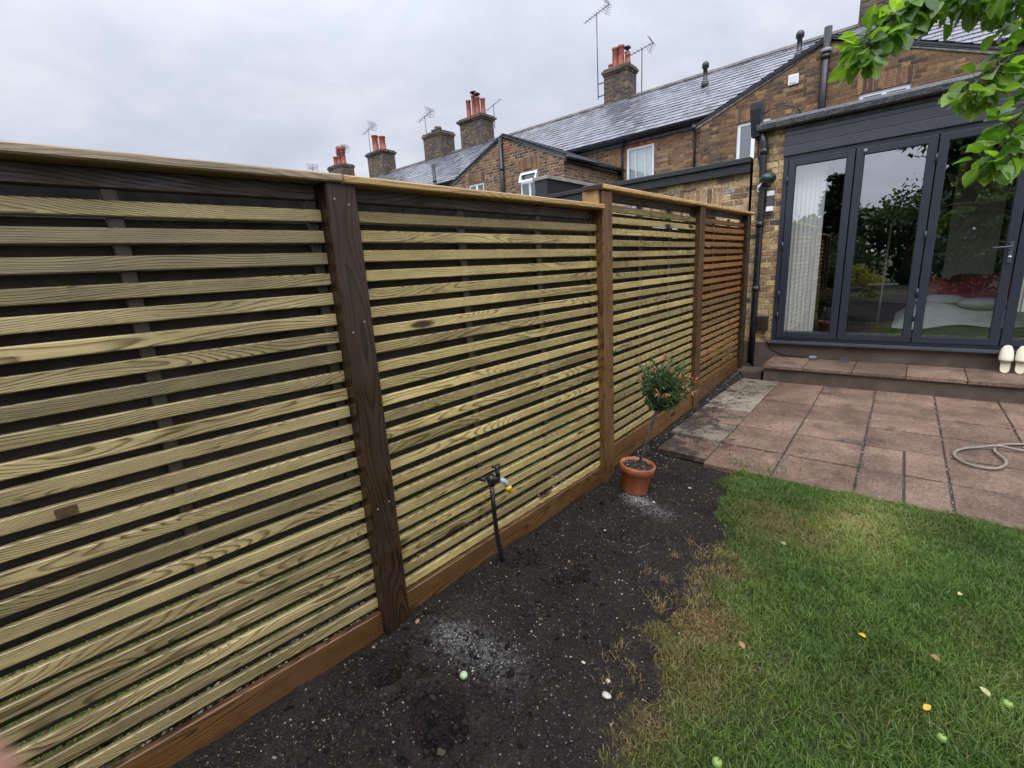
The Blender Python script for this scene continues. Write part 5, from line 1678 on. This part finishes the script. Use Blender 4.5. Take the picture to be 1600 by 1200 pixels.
# ------------------------------------------------------------------ trees behind the photographer, mirrored in the glass
def broad_tree(name, x, y, h, r, label, cat='tree', mat='dark_leaf', n=6500, cz=0.62, ls=0.20, trunk=True, squash=0.75, cl=26):
    t = thing(name, (x, y, -0.1), label, cat)
    limbs = MB()
    if trunk:
        limbs.tube([(x, y, -0.2), (x + 0.1, y, h * 0.25), (x, y + 0.1, h * 0.5)], [r * 0.09, r * 0.07, r * 0.05], 10)
        limbs.build('trunk', MT['bark'], t)
    C = []
    for k in range(cl):
        d_ = rng.normal(size=3); d_ /= np.linalg.norm(d_)
        q = rng.random() ** 0.4
        C.append((x + d_[0] * r * q * 0.8, y + d_[1] * r * q * 0.8, h * cz + d_[2] * h * (1 - cz) * q * squash * 1.1))
        if trunk:
            l = MB(); a = Vector((x, y + 0.1, h * 0.42)); b = Vector(C[-1])
            if k < 9:
                l.tube([a, (a + b) / 2 + Vector((0, 0, 0.2)), b], [r * 0.035, r * 0.02, r * 0.006], 6); l.build('limb', MT['bark'], t)
    C = np.array(C)
    idx = rng.integers(0, cl, n)
    d_ = rng.normal(size=(n, 3)); d_ /= np.linalg.norm(d_, axis=1, keepdims=True)
    rad = r * 0.36 * rng.random(n)[:, None] ** 0.45
    P = C[idx] + d_ * rad * np.array([1, 1, 0.75])
    P[:, 2] = np.maximum(P[:, 2], 0.15)
    cb = rng.random(cl)
    rb = np.clip(0.25 + 0.35 * cb[idx] + 0.4 * (rng.random(n) - 0.3), 0, 1)
    quad_cloud('crown', P, ls * (0.6 + 0.8 * rng.random(n)), MT[mat], t, rb)
    return t


def conifer(x, y, h, r, label):
    t = thing('conifer_tree', (x, y, -0.1), label, 'tree')
    MB().tube([(x, y, -0.2), (x, y, h * 0.98)], [0.18, 0.02], 8).build('trunk', MT['bark'], t)
    P = []; D = []; rb = []
    z = h * 0.12
    while z < h:
        f = 1 - z / h
        m = max(3, int(9 * f + 3))
        for k in range(m):
            a = rng.random() * 6.28; L = r * (f ** 0.85) * rng.uniform(0.65, 1.15) + 0.1
            for s in np.arange(0.15, 1.0, 0.11):
                for _ in range(5):
                    P.append((x + math.cos(a) * L * s + rng.normal() * 0.06, y + math.sin(a) * L * s + rng.normal() * 0.06, z + s * L * 0.12 - s * s * L * 0.25 + rng.normal() * 0.05))
                    D.append((math.cos(a) + rng.normal() * 0.6, math.sin(a) + rng.normal() * 0.6, -0.15 + rng.normal() * 0.4)); rb.append(rng.random())
        z += 0.17 + 0.12 * f
    P = np.array(P); D = np.array(D)
    quad_cloud('crown', P, 0.2 + 0.2 * rng.random(len(P)), MT['conifer_leaf'], t, np.array(rb), 1.2, None, D)


hd_ = broad_tree('filler_hedge', 0.0, -17.5, 3.6, 2.0, 'unseen dark hedge added to fill bright gaps under the mirrored trees', 'hedge', 'dark_leaf', 10, 0.5, 0.1, False)  # hedge added to block bright sky below the mirrored crowns
bpy.data.objects.remove([c for c in hd_.children][0])
n_ = 15000
P_ = np.stack([rng.uniform(-14, 12, n_), rng.normal(-17.5, 0.45, n_), 3.5 * rng.random(n_) ** 0.8 + rng.normal(0, 0.12, n_) - 0.1], -1)
quad_cloud('foliage', P_, 0.3 * (0.6 + 0.8 * rng.random(n_)), MT['dark_leaf'], hd_, 0.6 * rng.random(n_))
conifer(-3.1, -12.0, 4.75, 1.5, 'dark pointed conifer mirrored in the first glass door')
broad_tree('garden_tree', 3.3, -9.5, 11.0, 4.5, 'tall spreading tree mirrored in the second and third glass doors', n=30000, cl=75, ls=0.30, cz=0.55, squash=0.85)
broad_tree('garden_tree', -7.2, -13.5, 4.9, 2.6, 'rounded bushy tree mirrored at the edge of the first glass door', n=4500)
broad_tree('garden_tree', -0.9, -15.5, 4.6, 3.0, 'low dense tree mirrored between the conifer and the tall tree', n=5500, cz=0.55)
broad_tree('gold_shrub', -1.35, -4.2, 1.15, 0.55, 'small yellow green shrub mirrored low in the first glass door', 'shrub', 'gold_leaf', 1500, 0.5, 0.07, False, 0.7, 12)
broad_tree('hedge_bush', 1.2, -6.0, 2.3, 1.9, 'dense dark bush mirrored low in the middle glass door', 'bush', 'dark_leaf', 4500, 0.5, 0.13, False, 0.8, 18)
broad_tree('hedge_bush', -2.4, -7.2, 2.2, 1.5, 'dark bush mirrored behind the yellow green shrub', 'bush', 'dark_leaf', 3500, 0.5, 0.13, False, 0.8, 16)
broad_tree('hedge_bush', 5.2, -5.0, 2.6, 2.0, 'wide dark bush far down the garden, mirrored in the last glass door', 'bush', 'dark_leaf', 4000, 0.5, 0.13, False, 0.8, 18)


# ------------------------------------------------------------------ potted bottlebrush standard
def potted_shrub():
    t = thing('potted_shrub', (-1.33, 2.72, 0.0), 'leaning ball headed shrub with reddish tips in a terracotta pot by the fence', 'potted plant')
    ax = Vector((0.10, 0.05, 1)).normalized()
    base = Vector((-1.335, 2.725, -0.012))
    MB().lathe(base, [(0.082, 0.0), (0.086, 0.012), (0.104, 0.150), (0.108, 0.152), (0.116, 0.156), (0.119, 0.198), (0.116, 0.203), (0.110, 0.202), (0.106, 0.175), (0.02, 0.172)], 32, axis=ax).build('pot', MT['terracotta'], t)
    sc = base + ax * 0.176
    s = MB()
    for k in range(420):
        a = rng.random() * 6.28; r = 0.102 * math.sqrt(rng.random())
        c = sc + Vector((math.cos(a) * r, math.sin(a) * r, 0)) + Vector((0, 0, rng.random() * 0.006 - 0.1 * (math.cos(a) * r)))
        q = rng.uniform(0.003, 0.008); s.box(c.x - q, c.x + q, c.y - q, c.y + q, c.z - q, c.z + q * 0.7)
    s.build('compost', MT['compost'], t)
    stem = [(-1.33, 2.77, 0.12), (-1.315, 2.83, 0.28), (-1.300, 2.90, 0.40), (-1.288, 2.96, 0.50), (-1.274, 3.03, 0.63)]
    tr = MB().tube(stem, [0.012, 0.0115, 0.011, 0.010, 0.008], 8)
    CC = Vector((-1.266, 3.06, 0.685))
    tips = []
    for k in range(120):
        d_ = Vector(rng.normal(size=3)); d_.normalize()
        R_ = 0.172 * rng.uniform(0.7, 1.12) * (1.12 if d_.z > 0.3 else 1.0)
        e = CC + Vector((d_.x * R_ * 1.05, d_.y * R_ * 1.05, d_.z * R_ * 0.98))
        a = Vector(stem[4]) if d_.z > -0.2 else Vector(stem[3])
        m = (a + e) / 2 + Vector(rng.normal(size=3)) * 0.012
        tr.tube([a, m, e], [0.0035, 0.0022, 0.001], 5)
        tips.append((a, m, e))
    tr.build('stem', MT['bark'], t)
    P = []; D = []; N = []; sz = []; rb = []
    for (a, m, e) in tips:
        red = rng.random() < 0.30
        for k in range(32):
            s_ = 0.25 + 0.75 * rng.random()
            c = a.lerp(m, s_ * 2) if s_ < 0.5 else m.lerp(e, s_ * 2 - 1)
            td = (e - a).normalized()
            dd = td * 0.7 + Vector(rng.normal(size=3)) * 0.6
            P.append(c[:]); D.append(dd[:]); N.append(rng.normal(size=3)); sz.append(rng.uniform(0.026, 0.052))
            rb.append(rng.uniform(0.82, 1.0) if (red and s_ > 0.86) else rng.uniform(0.0, 0.72))
    leaf_cloud('crown', np.array(P), np.array(D), np.array(N), np.array(sz), MT['brush_leaf'], t, wid=0.16, fold=0.2, droop=0.3, rb=np.array(rb))


potted_shrub()


# ------------------------------------------------------------------ standpipe tap
def tap():
    t = thing('garden_tap', (-1.545, 1.565, 0.0), 'black standpipe tap with a yellow hose connector against the slats', 'tap')
    MB().tube([(-1.526, 1.585, -0.08), (-1.533, 1.573, 0.04), (-1.541, 1.561, 0.16), (-1.545, 1.556, 0.30), (-1.545, 1.552, 0.46)], 0.0125, 12).build('pipe', MT['black_plastic'], t)
    b = MB().tube([(-1.560, 1.535, 0.485), (-1.545, 1.552, 0.485), (-1.515, 1.585, 0.482)], [0.016, 0.020, 0.016], 12)
    b.tube([(-1.545, 1.552, 0.45), (-1.545, 1.552, 0.505)], 0.019, 12)
    b.tube([(-1.522, 1.578, 0.48), (-1.520, 1.578, 0.545)], [0.014, 0.010], 10)
    b.tube([(-1.56, 1.53, 0.485), (-1.585, 1.515, 0.488)], 0.012, 10)
    b.build('tap_body', MT['black_plastic'], t)
    h = MB().tube([(-1.540, 1.556, 0.549), (-1.500, 1.600, 0.546)], [0.007, 0.007], 8)
    h.tube([(-1.507, 1.556, 0.547), (-1.533, 1.600, 0.548)], 0.007, 8)
    h.lathe((-1.520, 1.578, 0.540), [(0.014, 0), (0.014, 0.014)], 10)
    h.build('handle', MT['black_plastic'], t)
    MB().tube([(-1.515, 1.585, 0.478), (-1.498, 1.603, 0.462), (-1.488, 1.612, 0.435)], [0.014, 0.0145, 0.014], 12).build('spout', MT['grey_plastic'], t)
    MB().tube([(-1.488, 1.612, 0.436), (-1.484, 1.616, 0.418), (-1.483, 1.617, 0.416), (-1.479, 1.620, 0.396)], [0.0165, 0.0165, 0.0105, 0.0095], 14).build('hose_connector', MT['yellow'], t)


tap()


# ------------------------------------------------------------------ hose, sandals, small lights
def smooth_path(pts, n=8):
    pts = [Vector(q) for q in pts]; out = []
    for i in range(len(pts) - 1):
        p0, p1, p2, p3 = pts[max(i - 1, 0)], pts[i], pts[i + 1], pts[min(i + 2, len(pts) - 1)]
        for k in range(n):
            s = k / n
            out.append(0.5 * ((2 * p1) + (p2 - p0) * s + (2 * p0 - 5 * p1 + 4 * p2 - p3) * s * s + (3 * p1 - p0 - 3 * p2 + p3) * s ** 3))
    out.append(pts[-1])
    return out


HOSE = [(1.6, 5.6, 0.034), (1.2, 5.25, 0.034), (0.95, 5.02, 0.034), (0.738, 4.90, 0.034), (0.63, 4.83, 0.034), (0.565, 4.74, 0.036), (0.55, 4.60, 0.038), (0.585, 4.45, 0.036), (0.575, 4.34, 0.034), (0.52, 4.24, 0.034), (0.44, 4.22, 0.034), (0.37, 4.27, 0.034), (0.33, 4.37, 0.034), (0.335, 4.47, 0.034), (0.38, 4.57, 0.034), (0.47, 4.655, 0.036), (0.57, 4.69, 0.056), (0.70, 4.72, 0.036), (0.95, 4.76, 0.034), (1.5, 4.7, 0.034)]
hs = MB().tube(smooth_path(HOSE), 0.0092, 10)
tag(hs.build('garden_hose', MT['hose']), 'beige garden hose looped on the patio slabs', 'hose')


def sandal(x, mir, label):
    t = thing('slide_sandal', (x, 6.65, 0.22), label, 'sandal', 'pair of slide sandals')
    # sole drawn upright: toe up, heel on the step, leaning on the wall below the doors
    prof = [(0.0, 0.012), (0.012, 0.030), (0.04, 0.038), (0.09, 0.037), (0.14, 0.040), (0.19, 0.047), (0.23, 0.047), (0.255, 0.036), (0.268, 0.018), (0.272, 0.0)]
    L = [(-w_, h_) for h_, w_ in prof] ; Rr = [(w_, h_) for h_, w_ in prof]
    poly = [(a * 1.0 + (0.004 * mir if h_ > 0.1 else 0), h_) for a, h_ in L] + [(a * (0.96) + (0.004 * mir if h_ > 0.1 else 0), h_) for a, h_ in Rr[::-1][1:]]
    lean = 0.20
    c, s_ = math.cos(lean), math.sin(lean)
    def P(u, v, w_): # u across, v up the sole, w out from the foot bed
        return (x + u, 6.655 + v * s_ - w_ * c, 0.222 + v * c + w_ * s_)
    m = MB()
    n = len(poly)
    rim = [P(u, v, 0.0) for u, v in poly]; back = [P(u * 0.97, v * 0.99 + 0.001, -0.026) for u, v in poly]
    lip = [P(u * 0.93, 0.004 + v * 0.975, 0.004) for u, v in poly]; bed = [P(u * 0.85, 0.010 + v * 0.95, -0.004) for u, v in poly]
    V = back + rim + lip + bed
    F = [tuple(range(n))]
    for k in range(3):
        for i in range(n):
            j = (i + 1) % n; F.append((k * n + i, k * n + j, (k + 1) * n + j, (k + 1) * n + i))
    F.append(tuple(reversed(range(3 * n, 4 * n))))
    m.add(V, F, smooth=False)
    m.build('sole', MT['cream'], t)
    st = MB()
    V = []; nu, nv = 12, 7
    for th in (0.0, 0.007):
        for j in range(nv + 1):
            v0 = 0.128 + 0.130 * j / nv
            for i in range(nu + 1):
                a = math.pi * i / nu
                dip = 0.014 * math.sin(a) * (1 - j / nv)
                hh = 0.042 * (1 - 0.75 * (j / nv) ** 2) + th
                wd = 0.050 + th * 0.5 - 0.020 * (j / nv) ** 3
                V.append(P(-wd * math.cos(a) + 0.004 * mir, v0 - dip + 0.02 * math.sin(a) * (j / nv) ** 2, hh * math.sin(a) ** 0.75 if 0 < i < nu else -0.006))
    F = []
    def ix(l, j, i): return l * (nv + 1) * (nu + 1) + j * (nu + 1) + i
    for l in (0, 1):
        for j in range(nv):
            for i in range(nu): F.append((ix(l, j, i), ix(l, j, i + 1), ix(l, j + 1, i + 1), ix(l, j + 1, i)))
    for i in range(nu):
        F.append((ix(0, 0, i), ix(0, 0, i + 1), ix(1, 0, i + 1), ix(1, 0, i))); F.append((ix(0, nv, i), ix(0, nv, i + 1), ix(1, nv, i + 1), ix(1, nv, i)))
    st.add(V, F, smooth=True)
    st.build('strap', MT['cream'], t)


sandal(0.750, -1, 'cream slide sandal leaning on the wall under the doors, the left of the pair')
sandal(0.856, 1, 'cream slide sandal cut by the picture edge, the right of the pair')


def deck_light(x, y, mk, label):
    t = thing('step_light', (x, y, 0.22), label, 'light', 'small lights on the step')
    MB().prism([(x - 0.04, y - 0.035, 0.221), (x + 0.04, y - 0.035, 0.221), (x + 0.037, y - 0.030, 0.245), (x - 0.037, y - 0.030, 0.245)], (0, 0.07, 0.012)).build('case', MT['dark_grey'], t)
    MB().prism([(x - 0.036, y - 0.030, 0.247), (x + 0.036, y - 0.030, 0.247), (x + 0.036, y - 0.030, 0.251), (x - 0.036, y - 0.030, 0.251)], (0, 0.062, 0.011)).build('panel', MT[mk], t)


deck_light(-0.905, 6.72, 'mid_grey', 'small flat box light with a pale grey top on the door step')
deck_light(-0.585, 6.72, 'dark_grey', 'small flat box light with a dark top on the door step')


# ------------------------------------------------------------------ fallen leaves, apples, pebbles
def gz(x, y): return float(ground_h(np.array([x]), np.array([y]))[0])


def fallen(x, y, size, mk, label, group='fallen leaves', lift=0.018, rot=None):
    z = gz(x, y) + lift
    a = rng.random() * 6.28 if rot is None else rot
    size *= 0.62
    P = np.array([[x, y, z]]); D = np.array([[math.cos(a), math.sin(a), 0.15]]); N = np.array([[0.2, -0.3, 1.0]])
    o = leaf_cloud('fallen_leaf', P, D, N, np.array([size]), MT[mk], None, wid=0.6, fold=0.5, droop=0.35)
    sf = o.modifiers.new('thick', 'SOLIDIFY'); sf.thickness = 0.0006
    tag(o, label, 'leaf', group)


fallen(-0.03, 2.00, 0.050, 'yellow_leaf', 'bright yellow leaf in the middle of the lawn', lift=0.03)
fallen(0.16, 1.73, 0.048, 'yellow_leaf', 'bright yellow leaf near the small green apples', lift=0.035)
fallen(0.285, 2.53, 0.045, 'pale_leaf', 'pale yellow leaf on the lawn near its far side', lift=0.03)
fallen(0.33, 1.935, 0.055, 'pale_leaf', 'narrow whitish leaf beside a green apple', lift=0.03)
fallen(-0.38, 2.51, 0.060, 'brown_leaf', 'mauve brown leaf on the lawn near the patio edge', lift=0.03)
fallen(0.18, 2.035, 0.050, 'tan_leaf', 'tan curled leaf in the long grass', lift=0.03)
fallen(-0.36, 1.67, 0.055, 'tan_leaf', 'tan leaf on the dry brown grass', lift=0.02)
fallen(-1.545, 1.01, 0.050, 'tan_leaf', 'orange brown leaf on the soil at the foot of the dark post', lift=0.008)
fallen(-1.565, 0.80, 0.030, 'tan_leaf', 'small tan leaf on the soil under the near gravel board', lift=0.008)
fallen(-1.24, 2.14, 0.032, 'pale_leaf', 'small pale leaf on the soil below the plant pot', lift=0.008)
fallen(-1.24, 1.78, 0.034, 'tan_leaf', 'small tan leaf on the soil in the middle of the bed', lift=0.008)


def apple(x, y, r, label):
    t = thing('windfall_apple', (x, y, gz(x, y)), label, 'apple', 'windfall apples')
    z = gz(x, y) + 0.018
    MB().lathe((x, y, z), [(0.15 * r, 0.12 * r), (0.55 * r, 0.05 * r), (0.9 * r, 0.5 * r), (r, 1.0 * r), (0.85 * r, 1.5 * r), (0.5 * r, 1.78 * r), (0.2 * r, 1.7 * r), (0.02 * r, 1.6 * r)], 16, axis=(0.3, 0.2, 1)).build('flesh', MT['apple'], t)
    MB().tube([(x + 0.5 * r, y + 0.3 * r, z + 1.55 * r), (x + 0.75 * r, y + 0.4 * r, z + 2.3 * r)], 0.0012, 5).build('stalk', MT['bark'], t)


apple(0.365, 1.925, 0.014, 'small green windfall apple beside a narrow whitish leaf')
apple(0.20, 1.645, 0.013, 'small green windfall apple in the long grass by the yellow leaf')
apple(-0.308, 1.172, 0.015, 'pale green windfall apple at the bare bottom edge of the lawn')


def pebble(x, y, r, label, mk='stone'):
    o = MB().blob((x, y, gz(x, y) + r * 0.35), r * 1.25, r * 0.85, r * 0.6, int(abs(x * 1000)), 2, 0.2).build('pebble', MT[mk])
    tag(o, label, 'pebble', 'white pebbles on the soil')


pebble(-0.689, 1.195, 0.014, 'largest white pebble at the dry edge of the soil')
pebble(-0.708, 1.238, 0.009, 'small white pebble next to the largest one')
pebble(-1.045, 2.97, 0.009, 'white pebble on the soil right of the plant pot')
pebble(-1.164, 2.655, 0.010, 'cream pebble at the foot of the plant pot')
pebble(-0.833, 1.27, 0.007, 'tiny white pebble alone on the dark soil')
cp = MB().lathe((-1.171, 0.947, gz(-1.171, 0.947) + 0.002), [(0.015, 0), (0.016, 0.006), (0.013, 0.013), (0.004, 0.015)], 14, axis=(0.2, -0.3, 1))
tag(cp.build('plastic_cap', MT['mint']), 'pale green round cap lying on the soil', 'cap')


# ------------------------------------------------------------------ photographer's hand, a fingertip of which crosses the lens corner
def hand():
    o0 = Vector((0, 0, 1.5))
    def L(r, u, f): return o0 + _r * r + _u * u + _f * f
    t = thing('person', L(-0.06, -0.06, -0.01), 'blurred bare fingertip of the person holding the camera, bottom left corner', 'person')
    vs = []; es = []; rad = []
    def chain(pts, rr, start=None):
        prev = start
        for p, q in zip(pts, rr):
            vs.append(p); rad.append(q); k = len(vs) - 1
            if prev is not None: es.append((prev, k))
            prev = k
        return prev
    palm = chain([L(-0.125, -0.10, -0.055), L(-0.105, -0.085, -0.04), L(-0.09, -0.070, -0.025)], [0.026, 0.032, 0.026])
    w0 = 0
    chain([L(-0.14, -0.13, -0.085), L(-0.19, -0.22, -0.15)], [0.026, 0.034], 0)
    chain([L(-0.078, -0.052, 0.000), L(-0.064, -0.044, 0.018), L(-0.0455, -0.0330, 0.029), L(-0.0331, -0.0259, 0.030)], [0.0098, 0.0088, 0.0078, 0.0066], palm)
    chain([L(-0.085, -0.070, 0.003), L(-0.072, -0.072, 0.018), L(-0.058, -0.072, 0.012)], [0.010, 0.009, 0.007], palm)
    chain([L(-0.095, -0.088, 0.000), L(-0.082, -0.094, 0.014), L(-0.066, -0.092, 0.008)], [0.0098, 0.0088, 0.007], palm)
    chain([L(-0.105, -0.104, -0.008), L(-0.094, -0.112, 0.004), L(-0.08, -0.110, 0.000)], [0.0088, 0.0078, 0.006], palm)
    chain([L(-0.085, -0.085, -0.055), L(-0.062, -0.078, -0.045), L(-0.048, -0.066, -0.03)], [0.012, 0.0105, 0.008], 1)
    org = ORG[t.name]
    me = bpy.data.meshes.new('hand')
    me.from_pydata([(v - org)[:] for v in vs], es, [])
    h = bpy.data.objects.new('hand', me); COL.objects.link(h); h.parent = t
    me.materials.append(MT['skin'])
    sk = h.modifiers.new('skin', 'SKIN'); sk.use_smooth_shade = True
    for k, q in enumerate(rad):
        me.skin_vertices[0].data[k].radius = (q, q)
        me.skin_vertices[0].data[k].use_root = (k == 1)
    sb = h.modifiers.new('sub', 'SUBSURF'); sb.levels = 2; sb.render_levels = 2


hand()
